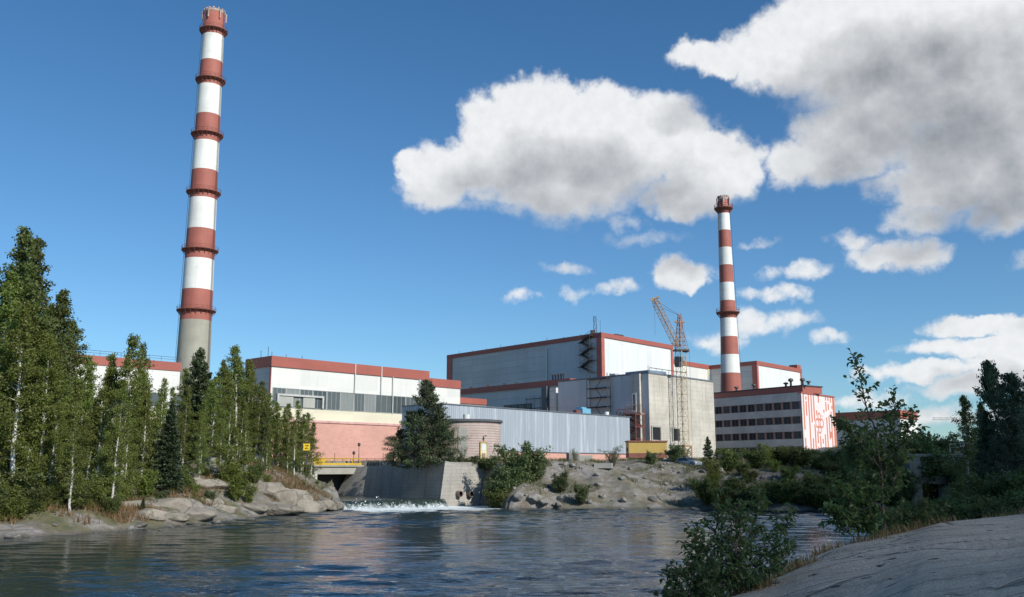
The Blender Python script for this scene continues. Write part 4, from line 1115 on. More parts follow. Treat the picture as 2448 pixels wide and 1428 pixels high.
for (pa, ya, yb) in ((1077, 1040, 1056), (1077, 1081, 1100)):
    Fw = on_round(pa, 8); z0, z1 = zat(yb, Fw.O.y), zat(ya, Fw.O.y)
    windows(Fw, root, [(-.35, .35, z0, z1, 0)], M_STEEL, M_BLACK, .08, .03)
Fp = on_round(1107, 9); mb = MB(); mb.fbox(Fp, -.65, .65, 5.5, zt - 1.1, -.3, .05); mb.build('rendered_patch', M_CONCS, root)
q = Vector((xat(1115, Yp - 1, zt), Yp - 1, zt)); mb = MB(); mb.tube(q, q + Vector((0, 0, .25)), .28, .28, 10); mb.tube(q + Vector((0, 0, .25)), q + Vector((0, 0, .95)), .5, .5, 14); mb.build('roof_vent', M_PALE, root)

# ------------------------------------------------------------------ yellow cabin
q = at(1548, 1095, 150); az = R(4)
root = thing('site_cabin', 'yellow site cabin with brown base and roof standing on the rubble slope', 'cabin', (q.x, q.y, q.z))
w, dpt, zb = 6.15, 2.5, q.z
mk = lambda z, h, ww, dd, mat, nm: (lambda m: (m.box((q.x, q.y + 1.2, z + h / 2), (ww, dd, h), 0, az), m.build(nm, mat, root)))(MB())
M_CABY = wallmat('yellow_boards', (.52, .35, .09), (.32, 9), (.40, .24, .04), .5, .04, .25, (.35, .2, .05), .6, .2)
M_CABB = paint('brown_boards', (.21, .075, .05), .7, 0, .2)
mk(zb + .0, .75, w, dpt, M_CABB, 'base_boards'); mk(zb + .75, 1.75, w - .02, dpt - .02, M_CABY, 'wall'); mk(zb + 2.5, .22, w + .2, dpt + .3, M_CABB, 'roof'); mk(zb - .5, .5, w - .6, .3, M_STEEL, 'skid')
mb = MB(); mb.box((q.x - w / 2 - .06, q.y + 1.0, zb + 1.3), (.12, .6, .6), 0, az); mb.build('side_box', M_STEEL, root)
# ------------------------------------------------------------------ concrete wing wall with its end face and two pipes
def v3(p, z): return Vector((p[0], p[1], z))
nt_ = at(1064, 1105, 127.5); ft_ = at(838, 1117, 147.0); rt_ = at(1157, 1123, 133.5)
nb_ = at(1047, 1213, 126.0); rb_ = at(1142, 1213, 131.6)
root = thing('wing_wall', 'battered concrete wing wall with two pipe holes in its sunlit end', 'wall', (nb_.x, nb_.y, 0))
nb_.z = -1.5; rb_.z = -1.5
fb_ = Vector((ft_.x - 2.6, ft_.y - 1.2, -.5))
mid_t = nt_.lerp(ft_, .8); mid_b = nb_.lerp(Vector((ft_.x - .8, ft_.y - .4, -1)), .8)
back = Vector((.66, .75, 0)).normalized() * 3.0
mb = MB()
def wq(a, b, c, d, mi=0):   # bottom-left, bottom-right, top-right, top-left as seen
    l = (b - a).length; mb.face([a, b, c, d], mi, [(0, a.z), (l, b.z), (l, c.z), (0, d.z)])
wq(mid_b, nb_, nt_, mid_t)
wq(fb_, mid_b, mid_t, ft_)
wq(nb_, rb_, rt_, nt_)
bb = [p + Vector((.66 * 6.5, .75 * 6.5, 0)) for p in (nt_, mid_t, ft_)]
mb.face([nt_, mid_t, bb[1], bb[0]], 0, [(p.x, p.y) for p in (nt_, mid_t, bb[1], bb[0])]); mb.face([mid_t, ft_, bb[2], bb[1]], 0, [(p.x, p.y) for p in (mid_t, ft_, bb[2], bb[1])])
mb.face([nt_, rt_, bb[0]], 0, [(p.x, p.y) for p in (nt_, rt_, bb[0])])
wq(fb_ + Vector((3, 6, 0)), fb_, ft_, ft_ + Vector((3, 6, 0)))
wq(rb_, rb_ + Vector((-4, 6, 0)), rt_ + Vector((-4, 5, 0)), rt_)
mb.build('wall', M_CONCB, root)
mb = MB(); mb.hexa([nt_ + Vector((.03, 0, .0)), rt_ + Vector((0, 0, 0)), rt_ + Vector((-.3, .3, 0)), nt_ + Vector((-.3, .4, 0)), nt_ + Vector((.03, -.02, .14)), rt_ + Vector((0, -.02, .14)), rt_ + Vector((-.3, .3, .14)), nt_ + Vector((-.3, .4, .14))]); mb.build('coping', M_CONCS, root)
fu = (rb_ - nb_); fu.z = 0; fu.normalize(); fn_ = Vector((fu.y, -fu.x, 0))
for px in (1095, 1121):
    # point on the end face
    n_ = (rb_ - nb_).cross(nt_ - nb_).normalized()
    d = ray(px, 1181); o = Vector((0, 0, EYE)); t_ = (nb_ - o).dot(n_) / d.dot(n_); q = o + d * t_
    mb = MB(); mb.tube(q - fn_ * .1, q + fn_ * .55, .42, .42, 20, 0, False); mb.tube(q + fn_ * .55, q + fn_ * .12, .34, .34, 20, 1, False)
    for k in range(20):
        a0 = 2 * math.pi * k / 20; a1 = 2 * math.pi * (k + 1) / 20
        e_ = lambda a, r: q + fn_ * .55 + (fu * math.cos(a) + Vector((0, 0, 1)) * math.sin(a)) * r
        mb.face([e_(a0, .34), e_(a1, .34), e_(a1, .42), e_(a0, .42)], 0)
    mb.face([q + fn_ * .13 + (fu * math.cos(2 * math.pi * k / 20) + Vector((0, 0, 1)) * math.sin(2 * math.pi * k / 20)) * .345 for k in range(20)], 1)
    mb.build('outlet_pipe', [paint('rusty_pipe', (.16, .12, .10), .8, 0, .2, .5), M_BLACK], root)

# outlet under the yellow railed bridge
a, b = at(752, 1116, 141), at(868, 1113, 146.2)
root = thing('outlet_bridge', 'concrete outlet bridge with yellow railing over the dark channel mouth', 'bridge', (a.x, a.y, 1))
F = Fr((a.x, a.y), (b.x, b.y)); zt = zat(1116, 142); zb = zat(1134, 142)
mb = MB(); mb.fbox(F, 0, F.L, zb, zt, -5, 0); mb.fbox(F, -.2, F.L, zt, zt + .22, -5, .25); mb.build('deck', M_CONCS, root)
mb = MB(); mb.fbox(F, -1.0, .45, -1, zb, -5, .1); mb.build('pier', paint('whitewashed_concrete', (.55, .53, .47), .9, 0, .15), root)
mb = MB(); mb.fbox(F, .5, F.L, -.5, zb - .02, -5.2, -3.5); mb.build('dark_back_wall', paint('tunnel_shade_concrete', (.075, .07, .065), .6, 0, .3), root)  # back wall coloured dark to stand in for shade inside the channel mouth
mb = MB(); zr = zt + .22
mb.fbox(F, -.2, F.L * .95, zr + .02, zr + .32, .1, .22); mb.bar(F.p(-.2, zr + 1.0, .1), F.p(F.L * .95, zr + 1.0, .1), .14)
for k in range(7): mb.bar(F.p(-.2 + F.L * .95 * k / 6, zr, .1), F.p(-.2 + F.L * .95 * k / 6, zr + 1.0, .1), .15)
mb.bar(F.p(-.2, zr + .65, .1), F.p(F.L * .30, zr + .65, .1), .12)
mb.fbox(F, -.2, F.L * .2, zr + .35, zr + .9, .12, .18)
mb.build('railing', M_YEL, root)

# thin fence and small lamp posts by the pink wall
pf0, pf1 = at(800, 1098, 150), at(935, 1096, 150)
root = thing('pipe_fence', 'thin rusty pipe fence in front of the pink wall', 'fence', (pf0.x, 150, pf0.z))
F = Fr((pf0.x, 150), (pf1.x, 150)); zg = zat(1112, 150)
mb = MB()
for z in (zg + .45, zg + .95): mb.bar(F.p(0, z), F.p(F.L, z), .07)
mb.build('rail', M_RUST, root)
for k in range(8): mb = MB(); mb.bar(F.p(F.L * k / 7, zg - .6), F.p(F.L * k / 7, zg + (1.05 if k % 3 else 1.9)), .09); mb.build('post', M_RUST, root)
for px, py, lab in ((857, 1063, 'taller thin lamp post in front of the pink wall'), (845, 1083, 'shorter thin lamp post in front of the pink wall')):
    q = at(px, 1112, 148); zt = zat(py, 148)
    root = thing('lamp_post', lab, 'lamp post', (q.x, q.y, q.z - .6), 'lamp posts by the pink wall')
    mb = MB(); mb.tube((q.x, q.y, q.z - .6), (q.x, q.y, zt - .25), .05, .04, 8); mb.build('pole', M_STEEL, root)
    mb = MB(); mb.lathe((q.x, q.y), [(.02, zt + .3), (.2, zt + .18), (.24, zt - .1), (.1, zt - .3)], 12); mb.build('lamp_head', M_STEEL, root)

# yellow square sign in the trees
q = at(733, 1069, 118.5)
root = thing('yellow_sign', 'square yellow sign with a black zigzag, among the birches by the bridge', 'sign', (q.x, q.y, q.z - 5))
F = Fr((q.x - .40, q.y), (q.x + .40, q.y + .1))
mb = MB(); mb.fbox(F, 0, F.L, q.z - .42, q.z + .42, -.03, 0); mb.build('plate', paint('sign_yellow', (.78, .52, .02), .5, 0, .06), root)
mb = MB(); c = F.L / 2
mb.fbox(F, c - .22, c + .22, q.z + .16, q.z + .24, .002, .01); mb.fbox(F, c - .22, c + .22, q.z - .24, q.z - .16, .002, .01)
mb.hexa([F.p(c - .22, q.z - .16, .002), F.p(c - .12, q.z - .16, .002), F.p(c - .12, q.z - .16, .01), F.p(c - .22, q.z - .16, .01), F.p(c + .12, q.z + .16, .002), F.p(c + .22, q.z + .16, .002), F.p(c + .22, q.z + .16, .01), F.p(c + .12, q.z + .16, .01)])
mb.build('symbol', M_BLACK, root)
mb = MB(); mb.tube(F.p(c, q.z - 5.5, -.09), F.p(c, q.z + .3, -.09), .05, .05, 8); mb.build('pole', M_STEEL, root)

# ------------------------------------------------------------------ tower crane
Yc = 184.0; base = at(1634, 1098, Yc); bx, by = base.x + .15, Yc
root = thing('tower_crane', 'yellow lattice tower crane with raised jib in front of the concrete block', 'crane', (bx, by, 5.5))
zpl = zat(838, Yc); zhd = zat(752, Yc); z0 = 5.8
def lattice(mb, p0, p1, w0, w1, n, t, td, ax=None, ay=None):
    p0 = Vector(p0); p1 = Vector(p1); d = (p1 - p0).normalized()
    ax = Vector((math.cos(R(-48)), math.sin(R(-48)), 0)) if ax is None else ax
    ay = d.cross(ax).normalized(); ax = ay.cross(d).normalized()
    cs = [(-1, -1), (1, -1), (1, 1), (-1, 1)]
    P = lambda k, c: p0.lerp(p1, k / n) + (ax * c[0] + ay * c[1]) * ((w0 + (w1 - w0) * k / n) / 2)
    for c in cs: mb.bar(P(0, c), P(n, c), t)
    for k in range(n):
        for i in range(4):
            c, e_ = cs[i], cs[(i + 1) % 4]
            if k % 2: c, e_ = e_, c
            mb.bar(P(k, c), P(k + 1, e_), td); mb.bar(P(k + 1, cs[i]), P(k + 1, cs[(i + 1) % 4]), td)
mb = MB(); lattice(mb, (bx, by, z0 + 3.4), (bx, by, zpl), 1.45, 1.45, 13, .14, .055); mb.build('mast', paint('pale_mast_paint', (.46, .36, .22), .6, 0, .3, .45, .5), root)
mb = MB(); lattice(mb, (bx, by, z0 - 1), (bx, by, z0 + 3.5), 2.1, 2.1, 3, .3, .16); mb.box((bx, by, z0 + 3.5), (2.3, 2.3, .3), 0, R(-48)); mb.box((bx, by, z0 + .2), (2.6, 2.6, .4), 0, R(-48)); mb.build('base_frame', M_CRANE, root)
mb = MB(); mb.box((bx, by, zpl), (2.6, 2.2, .28), 0, R(10)); mb.box((bx + 1.1, by, zpl - .1), (.9, 1.2, .5), 0, R(10)); mb.build('slewing_platform', M_STEEL, root)
mb = MB(); lattice(mb, (bx, by, zpl + .2), (bx, by, zhd - .5), 1.6, .55, 8, .14, .07); mb.box((bx, by, zhd - 1.6), (1.9, .5, .2)); mb.box((bx - .3, by, zhd - .2), (.15, .4, .8)); mb.box((bx + .3, by, zhd - .2), (.15, .4, .8)); mb.tube((bx - .8, by, zhd - 1.4), (bx - .8, by + .25, zhd - 1.4), .25); mb.build('tower_head', paint('crane_orange', (.42, .20, .10), .6, 0, .3, .4), root)
mb = MB(); mb.box((bx - .5, by - .2, zpl - 2.3), (1.2, 1.2, 2.0), 0, R(-48)); mb.box((bx - .5, by - .85, zpl - 1.9), (1.0, .1, .9), 1, R(-48)); mb.build('cab', [paint('cab_dark', (.13, .12, .11), .6), M_GLASS], root)
jt = at(1564, 716, 178); jf = Vector((bx - .6, by - .4, zpl + .6))
mb = MB(); lattice(mb, jf, jf.lerp(jt, .12), .5, 1.15, 2, .12, .07); lattice(mb, jf.lerp(jt, .12), jf.lerp(jt, .88), 1.1, 1.0, 12, .095, .05); lattice(mb, jf.lerp(jt, .88), jt, 1.05, .6, 2, .12, .07)
mb.bar(jt + Vector((-.5, 0, .0)), jt + Vector((.9, 0, .35)), .25); mb.tube(jt + Vector((-.4, -.15, 0)), jt + Vector((-.4, .15, 0)), .3); mb.tube(jt + Vector((.8, -.15, .4)), jt + Vector((.8, .15, .4)), .25); mb.build('jib', M_CRANE, root)
mb = MB(); hd = Vector((bx, by, zhd - .3)); mb.bar(hd, jt.lerp(jf, .12), .05); mb.bar(hd + Vector((.2, .2, 0)), jt, .05); mb.bar(hd, (bx + 1.6, by, zpl), .05); mb.bar((bx + 1.7, by, zpl), (bx + 1.7, by + .2, z0 + 3.5), .05); mb.bar(jt, jt - Vector((0, 0, 7)), .04); mb.build('rope', M_STEEL, root)

# far crane jib on the right skyline
q0, q1 = at(2230, 1001, 420), at(2300, 1001, 420)
root = thing('tower_crane', 'far pale crane, its thin level jib above the trees at the right', 'crane', (q1.x + 2, 420, 6))
mb = MB(); lattice(mb, q0, q1 + Vector((6, 0, 0)), .9, .9, 16, .22, .1, Vector((0, 1, 0))); mb.build('jib', M_PALE, root)
mb = MB(); lattice(mb, (q1.x + 2, 420, 5), (q1.x + 2, 420, q1.z + 5), 1.3, 1.3, 20, .25, .12); mb.build('mast', M_PALE, root)
mb = MB(); mb.bar((q1.x + 2, 420, q1.z + 5), q0.lerp(q1, .5), .1); mb.build('rope', M_STEEL, root)

# ------------------------------------------------------------------ parked vehicles
def car(name, label, cat, q, rz, L, W, H_, mbody, van=False):
    root = thing(name, label, cat, (q.x, q.y, q.z))
    co, si = math.cos(rz), math.sin(rz)
    T = lambda x, y, z: Vector((q.x + x * co - y * si, q.y + x * si + y * co, q.z + z))
    if van: prof = [(-.5, .18), (-.5, .95), (-.46, 1.0), (.22, 1.0), (.34, .62), (.49, .52), (.5, .2)]
    else: prof = [(-.5, .22), (-.49, .58), (-.40, .64), (-.27, .97), (.05, 1.0), (.22, .66), (.47, .56), (.5, .24)]
    mb = MB(); n = len(prof)
    ys = [-W / 2, -W / 2 * .96, W / 2 * .96, W / 2]
    P = [[T(x * L, sgn * W / 2 * (1.0 if z < .66 else .86), z * H_) for (x, z) in prof] for sgn in (-1, 1)]
    for i in range(n): j = (i + 1) % n; mb.face([P[0][i], P[0][j], P[1][j], P[1][i]])
    mb.face(P[0]); mb.face(P[1][::-1])
    body = mb.build('body', mbody, root)
    g = MB()
    if van:
        g.face([T(.235 * L, -W * .40, .97 * H_), T(.335 * L, -W * .45, .64 * H_), T(.335 * L, W * .45, .64 * H_), T(.235 * L, W * .40, .97 * H_)])
        for s in (-1, 1): g.face([T(.12 * L, s * W * .47, .92 * H_), T(.22 * L, s * W * .47, .92 * H_), T(.29 * L, s * W * .49, .66 * H_), T(.12 * L, s * W * .49, .66 * H_)])
    else:
        for (xa, za, xb, zb_) in ((.06, .98, .21, .68), (-.28, .95, -.39, .66)):
            g.face([T(xa * L + .01, -W * .38, za * H_ + .01), T(xb * L + .01, -W * .42, zb_ * H_ + .02), T(xb * L + .01, W * .42, zb_ * H_ + .02), T(xa * L + .01, W * .38, za * H_ + .01)])
        for s in (-1, 1): g.face([T(-.25 * L, s * W * .445, .94 * H_), T(.04 * L, s * W * .445, .96 * H_), T(.17 * L, s * W * .505, .67 * H_), T(-.35 * L, s * W * .505, .67 * H_)])
    g.build('windows', M_GLASS, root)
    for (x, s) in ((-.31, -1), (.31, -1), (-.31, 1), (.31, 1)):
        w = MB(); c = T(x * L, s * W * .47, .31); w.tube(c, T(x * L, s * W * .515, .31), .31, .31, 16)
        wo = w.build('wheel', M_BLACK, root); r_ = MB(); r_.tube(T(x * L, s * W * .50, .31), T(x * L, s * W * .52, .31), .17, .17, 12); r_.build('rim', M_PALE, wo)
    for s in (-1, 1):
        hl = MB(); c = T(.485 * L, s * W * .36, .46 * H_); hl.box(tuple(c), (.12, .3, .15), 0, rz); hl.build('headlight', M_PALE, root)
    return root
M_CAR = paint('silver_car_paint', (.34, .36, .38), .25, .6, .05)
q = at(1645, 1117, 137); car('parked_car', 'small silver car parked among bushes on the rubble slope', 'car', q, R(-50), 3.9, 1.6, 1.4, M_CAR)
q = at(2035, 1101, 190); root = car('parked_van', 'white van with a blue stripe parked beside the low hall', 'van', q, R(200), 5.2, 1.9, 2.1, M_PALE, True)
mb = MB(); co, si = math.cos(R(200)), math.sin(R(200)); T = lambda x, y, z: Vector((q.x + x * co - y * si, q.y + x * si + y * co, q.z + z))
mb.face([T(-2.3, .97, 1.2), T(.6, .97, 1.2), T(.6, .97, .95), T(-2.3, .97, .95)]); mb.build('stripe', paint('blue_stripe', (.08, .14, .5), .5), root)

# ------------------------------------------------------------------ right bank outlet portal
p0 = at(2178, 1196, 120); 
root = thing('outlet_portal', 'grey concrete portal with a dark low opening on the right bank', 'portal', (p0.x, 120, 0))
xl, xr = xat(2186, 120, 4), xat(2305, 120, 4)
zt, zm, zb = zat(1092, 120), zat(1157, 120), zat(1197, 120)
F = Fr((xl, 119.6), (xr, 121.6)); u = lambda px: F.upx(px, 4)
M_CONCD = concrete('weathered_dark_concrete', (.20, .19, .165), .6, .4, .7)
mb = MB(); mb.fbox(F, u(2196), u(2278), zm, zt, -2, 0); mb.build('lintel_panel', M_CONCD, root)
mb = MB(); mb.fbox(F, u(2172), u(2198), zb - 1.5, zt + .1, -3, .35); mb.build('side_pier', M_CONCD, root)
mb = MB(); mb.fbox(F, u(2262), u(2282), zb - 1.5, zm, -3, .3); mb.build('side_pier', M_CONC, root)
mb = MB(); mb.fbox(F, u(2278), u(2284), zm, zt, -1, .3); mb.fbox(F, u(2290), u(2296), zb - 1, zt, -1, .35); mb.build('guide_rail', M_CONCS, root)
mb = MB(); mb.fbox(F, u(2296), u(2345), zb - 1.5, zt - .2, -2, .1); mb.build('wing', M_CONCD, root)
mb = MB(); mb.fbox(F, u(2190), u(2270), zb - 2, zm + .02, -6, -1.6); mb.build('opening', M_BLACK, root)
mb = MB(); mb.fbox(F, u(2165), u(2350), zt, zt + .35, -3, .5); mb.build('cap', M_CONCD, root)
h0 = at(2270, 1062, 124)
root = thing('guard_rail', 'thin pale guard rail along the top of the right embankment', 'railing', (h0.x, 124, h0.z))
h1 = at(2420, 1058, 124); F = Fr((h0.x, 124), (h1.x, 124))
mb = MB(); mb.bar(F.p(0, h0.z), F.p(F.L, h0.z + .1), .1); mb.bar(F.p(0, h0.z - .45), F.p(F.L, h0.z - .35), .07); mb.build('rail', M_PALE, root)
for k in range(7): mb = MB(); mb.bar(F.p(F.L * k / 6, h0.z - 1.4), F.p(F.L * k / 6, h0.z + .05), .1); mb.build('post', M_PALE, root)

# slabs of concrete in front of the silver shed
q = at(1370, 1112, 137)
root = thing('concrete_box', 'dark grey concrete box on the rubble before the pink plinth', 'concrete block', (q.x, q.y, q.z))
mb = MB(); mb.box((q.x, q.y, q.z + .75), (1.6, 1.3, 1.7), 0, R(15)); mb.build('box_body', paint('grey_box', (.22, .21, .20), .9, 0, .2), root); mb = MB(); mb.box((q.x, q.y, q.z + 1.66), (1.75, 1.45, .12), 0, R(15)); mb.build('lid', M_CONCS, root)
q = at(1400, 1109, 137.5)
mb = MB(); mb.box((q.x, q.y, q.z + .55), (2.0, .25, 1.3), 0, R(6)); o = mb.build('concrete_slab', M_CONCS); tag(o, 'pale upright concrete slab beside the dark grey box', 'concrete slab')
q = at(1443, 1140, 130)
mb = MB(); mb.box((q.x, q.y, HZ(q.x, q.y) + .2), (2.4, 1.6, .7), 0, R(-12)); o = mb.build('concrete_slab', M_CONCS); tag(o, 'low grey slab lying on the mound below the pink plinth', 'concrete slab')

# ------------------------------------------------------------------ foreground rock
def m_rock():
    t = NT('granite_rock'); p = t.pos()
    n1 = t.noise(p, .5, 6, .6); n2 = t.noise(p, 5, 6, .7); n3 = t.noise(p, 40, 3, .6)
    str_ = t.noise(t.scale(p, (.35, 2.2, 3.0)), 1.0, 6, .6, .8)
    c = t.mix(t.mapr(n1, .3, .7), (.50, .405, .305), (.68, .57, .445))
    c = t.mix(t.mapr(str_, .52, .68, 0, .55), c, (.20, .17, .135))
    ed = t.voro(t.scale(t.vmath('ADD', p, t.vmath('MULTIPLY', t.n('ShaderNodeTexNoise').outputs['Color'], (1.5, 1.5, 1.5))), (.18, .75, .4)), 1.0, 'DISTANCE_TO_EDGE'); c = t.mix(t.mapr(ed, .0, .018, .85, 0), c, (.05, .043, .035))
    st2 = t.noise(t.scale(t.n('ShaderNodeNewGeometry').outputs['Position'], (.9, 7.0, 6.0)), 1.0, 5, .65, .5); c = t.mix(t.mapr(st2, .55, .68, 0, .5), c, (.15, .13, .10))
    c = t.mix(t.mapr(n2, .58, .75, 0, .5), c, (.20, .19, .17))
    c = t.mix(t.mapr(n3, .42, .66, 0, .65), c, (.12, .105, .085)); vs = t.voro(p, 2.3); c = t.mix(t.math('MULTIPLY', t.mapr(vs, .13, .20, 1, 0), t.mapr(n1, .42, .5)), c, (.05, .045, .035))
    sp = t.n('ShaderNodeSeparateXYZ'); t.l(p, sp.inputs[0])
    li = t.noise(p, 1.6, 5, .7); c = t.mix(t.mapr(li, .64, .70, 0, .7), c, (.10, .095, .08))
    h = t.math('ADD', t.math('MULTIPLY', n2, .5), t.math('ADD', t.math('MULTIPLY', str_, .55), t.math('ADD', t.math('MULTIPLY', n3, .25), t.math('MULTIPLY', st2, .35))))
    t.principled(c, .95, 0, t.bump(t.math('ADD', h, t.math('MULTIPLY', t.mapr(ed, 0, .03, 0, 1), .6)), .8, .10)); return t.mat
M_ROCK = m_rock()
sil = [(1540, 1480, 12), (1640, 1455, 12.5), (1750, 1428, 13.5), (1850, 1383, 15), (1925, 1345, 16.2), (2010, 1312, 17.4), (2100, 1289, 18.5), (2170, 1272, 19.3), (2240, 1256, 20.3), (2350, 1243, 22), (2448, 1231, 24), (2600, 1205, 27), (2900, 1165, 32)]
rowsP = []
crest = [at(*s) for s in sil]
lows = [Vector((c.x * .55 - .6 + .2, c.y * .52, c.z - .35 + .05 * k)) for k, c in enumerate(crest)]
near = [Vector((c.x * .25 - 2.2, c.y * .12 - 1.0, 3.0 + .10 * k)) for k, c in enumerate(crest)]
midc = [l.lerp(c, .62) + Vector((0, 0, .10)) for l, c in zip(lows, crest)]
past = [c + Vector((-.9, 2.2, -1.0)) for c in crest]
water_ = [c + Vector((-2.2, 6.0, -3.3)) for c in crest]
deep = [c + Vector((-4.5, 14, -6.2)) for c in crest]
ctrl = [near, lows, midc, crest, past, water_, deep]
def catmull(P, t):
    n = len(P); i = min(int(t), n - 2); f = t - i
    p0, p1, p2, p3 = P[max(i - 1, 0)], P[i], P[i + 1], P[min(i + 2, n - 1)]
    return ((p1 * 2) + (p2 - p0) * f + (p0 * 2 - p1 * 5 + p2 * 4 - p3) * f * f + (p1 * 3 - p0 - p2 * 3 + p3) * f ** 3) * .5
NUr, NVr = 150, 130
G = np.zeros((NVr + 1, NUr + 1, 3))
for i in range(NUr + 1):
    cols = [catmull(r, i / NUr * (len(sil) - 1)) for r in ctrl]
    for j in range(NVr + 1): G[j, i] = catmull(cols, j / NVr * (len(ctrl) - 1))[:]
tt_ = np.linspace(0, len(ctrl) - 1, NVr + 1)[:, None]
am = .30 - .16 * sst(2.9, 3.4, tt_)
ro = fbm(G[..., 0] / 2.6 + G[..., 1] / 9, G[..., 1] / 2.0, 71, 4) * .55 + fbm(G[..., 0] / .5, G[..., 1] / .45, 80, 4) * .14 - np.clip(.07 - np.abs(fbm(G[..., 0] / 3.2 + G[..., 1] / 3, G[..., 1] / 1.1, 90, 3)), 0, 1) * 1.6
G[..., 2] += ro * am * .85
ii = np.arange((NVr + 1) * (NUr + 1)).reshape(NVr + 1, NUr + 1)
Fq = np.stack([ii[:-1, :-1], ii[:-1, 1:], ii[1:, 1:], ii[1:, :-1]], -1).reshape(-1, 4)
rock = link_mesh('rock_ground', np_mesh('rock_ground', G.reshape(-1, 3), 4, M_ROCK, True, Fq))
tag(rock, 'bare grey bedrock sloping to the water in the foreground', None, None, 'structure')

# ------------------------------------------------------------------ boulders
def boulder_mesh(seed):
    bpy.ops.mesh.primitive_ico_sphere_add(subdivisions=4, radius=1)
    o = bpy.context.object; me0 = o.data
    co = np.array([v.co[:] for v in me0.vertices]); fa = np.array([pl.vertices[:] for pl in me0.polygons])
    bpy.data.objects.remove(o)
    rg = np.random.default_rng(seed); N = rg.normal(0, 1, (16, 3)); N /= np.linalg.norm(N, axis=1)[:, None]
    dcut = rg.uniform(.62, .95, 16)
    r = np.ones(len(co))
    for k in range(16):
        dt = co @ N[k]; r = np.minimum(r, np.where(dt > .05, dcut[k] / np.maximum(dt, .05), 9))
    r = r * (1 + .14 * fbm(co[:, 0] * 2.5 + seed * 3, co[:, 1] * 2.5 + co[:, 2] * 2, 50 + seed, 4))
    return np_mesh('boulder', co * r[:, None], 3, M_BOULD, False, fa)
def m_bould(name, a, b):
    t = NT(name); p = t.pos(); oi = t.n('ShaderNodeObjectInfo').outputs['Random']
    n = t.noise(p, .9, 6, .65); n2 = t.noise(p, 7, 5, .65)
    cr = t.voro(t.vmath('ADD', p, t.vmath('MULTIPLY', t.n('ShaderNodeTexNoise').outputs['Color'], (1, 1, 1))), .35, 'DISTANCE_TO_EDGE')
    ck = t.mapr(cr, 0, .05, 1, 0)
    c = t.mix(t.mapr(n, .3, .7), a, b); c = t.mix(t.mapr(n2, .5, .75, 0, .5), c, tuple(x * .45 for x in a))
    c = t.mix(t.math('MULTIPLY', ck, .55), c, (.06, .05, .04))
    c = t.mix(t.mapr(t.noise(p, .5, 4, .7), .58, .68, 0, .6), c, (.07, .075, .035))
    hs = t.n('ShaderNodeHueSaturation'); t.l(c, hs.inputs['Color']); t.l(t.mapr(oi, 0, 1, .75, 1.25), hs.inputs['Value'])
    sp = t.n('ShaderNodeSeparateXYZ'); t.l(p, sp.inputs[0])
    c = t.mix(t.mapr(sp.outputs[2], .05, .25, .6, 0), hs.outputs[0], (.045, .04, .035))
    t.principled(c, .92, 0, t.bump(t.math('SUBTRACT', n2, ck), .6, .08)); return t.mat
M_BOULD = m_bould('boulder_granite', (.17, .158, .14), (.30, .285, .255))
BM = [boulder_mesh(s) for s in range(6)]
rb = random.Random(11)
def boulder(x, y, s, label, group, flat=.65, lift=.0):
    o = link_mesh('boulder', BM[rb.randrange(6)])
    z = max(HZ(x, y), -.15)
    o.location = (x, y, z + s * flat * .25 + lift); o.scale = (s * rb.uniform(.8, 1.25), s * rb.uniform(.75, 1.1), s * flat * rb.uniform(.8, 1.1)); o.rotation_euler = (rb.uniform(-.3, .3), rb.uniform(-.3, .3), rb.uniform(0, 6.28))
    tag(o, label, 'boulder', group); return o
gL = 'boulders at the waterline below the birch wood'
for (px, py, s, lab) in ((35, 1283, .62, 'pale rounded boulder at the waterline by the left frame edge'), (45, 1262, .5, 'pale round boulder standing just above the first waterline boulder at left'), (75, 1281, .3, None), (95, 1266, .3, None), (130, 1274, .3, None),
    (310, 1265, .35, None), (335, 1262, .55, 'largest grey boulder on the waterline below the leaning birch'), (290, 1268, .3, None), (360, 1268, .4, 'flat pale slab at the waterline just right of the large grey boulder'), (385, 1266, .35, None), (410, 1259, .45, None),
    (440, 1257, .35, None), (470, 1254, .4, None), (500, 1251, .45, None), (520, 1247, .5, None), (545, 1245, .45, None), (560, 1243, .35, None), (575, 1241, .5, 'pale boulder ending the stony strip before the big outcrop'), (600, 1240, .4, None), (590, 1236, .35, None), (530, 1252, .3, None), (180, 1277, .25, None), (230, 1272, .3, None)):
    q = on(px, py, .1); boulder(q.x, q.y, s, lab or 'small grey boulder in the stony strip along the left waterline', gL)
gR = 'boulders along the foot of the rubble mound'
for k in range(58):
    px = 1185 + k * 16 + rb.uniform(-14, 14); py = 1216 + rb.uniform(-9, 1.5)
    if 1700 < px < 1760 and False: continue
    q = on(px, py, .1); boulder(q.x, q.y, rb.choice((.2, .25, .3, .3, .4, .5, .7)), 'grey boulder at the waterline under the rubble mound' if px < 1690 else 'grey boulder at the shaded waterline under the dark bushes', gR if px < 1690 else 'boulders along the shaded far shore')
for (px, py, s) in ((1240, 1190, 1.1), (1275, 1200, 1.0), (1300, 1205, .8), (1345, 1196, .9), (1405, 1205, .8), (1490, 1200, .7), (1440, 1190, .6), (1560, 1195, .7)) + tuple((rb.uniform(1310, 1690), rb.choice((rb.uniform(1108, 1135), rb.uniform(1108, 1205))), rb.choice((.18, .2, .25, .3, .35, .5))) for _ in range(34)):
    # on the slope: march to the ground
    best = ground_hit(px, py, 112, 150)
    if best is None: continue
    boulder(best.x, best.y, s, 'grey rock lying on the slope of the rubble mound', 'rocks on the rubble mound')

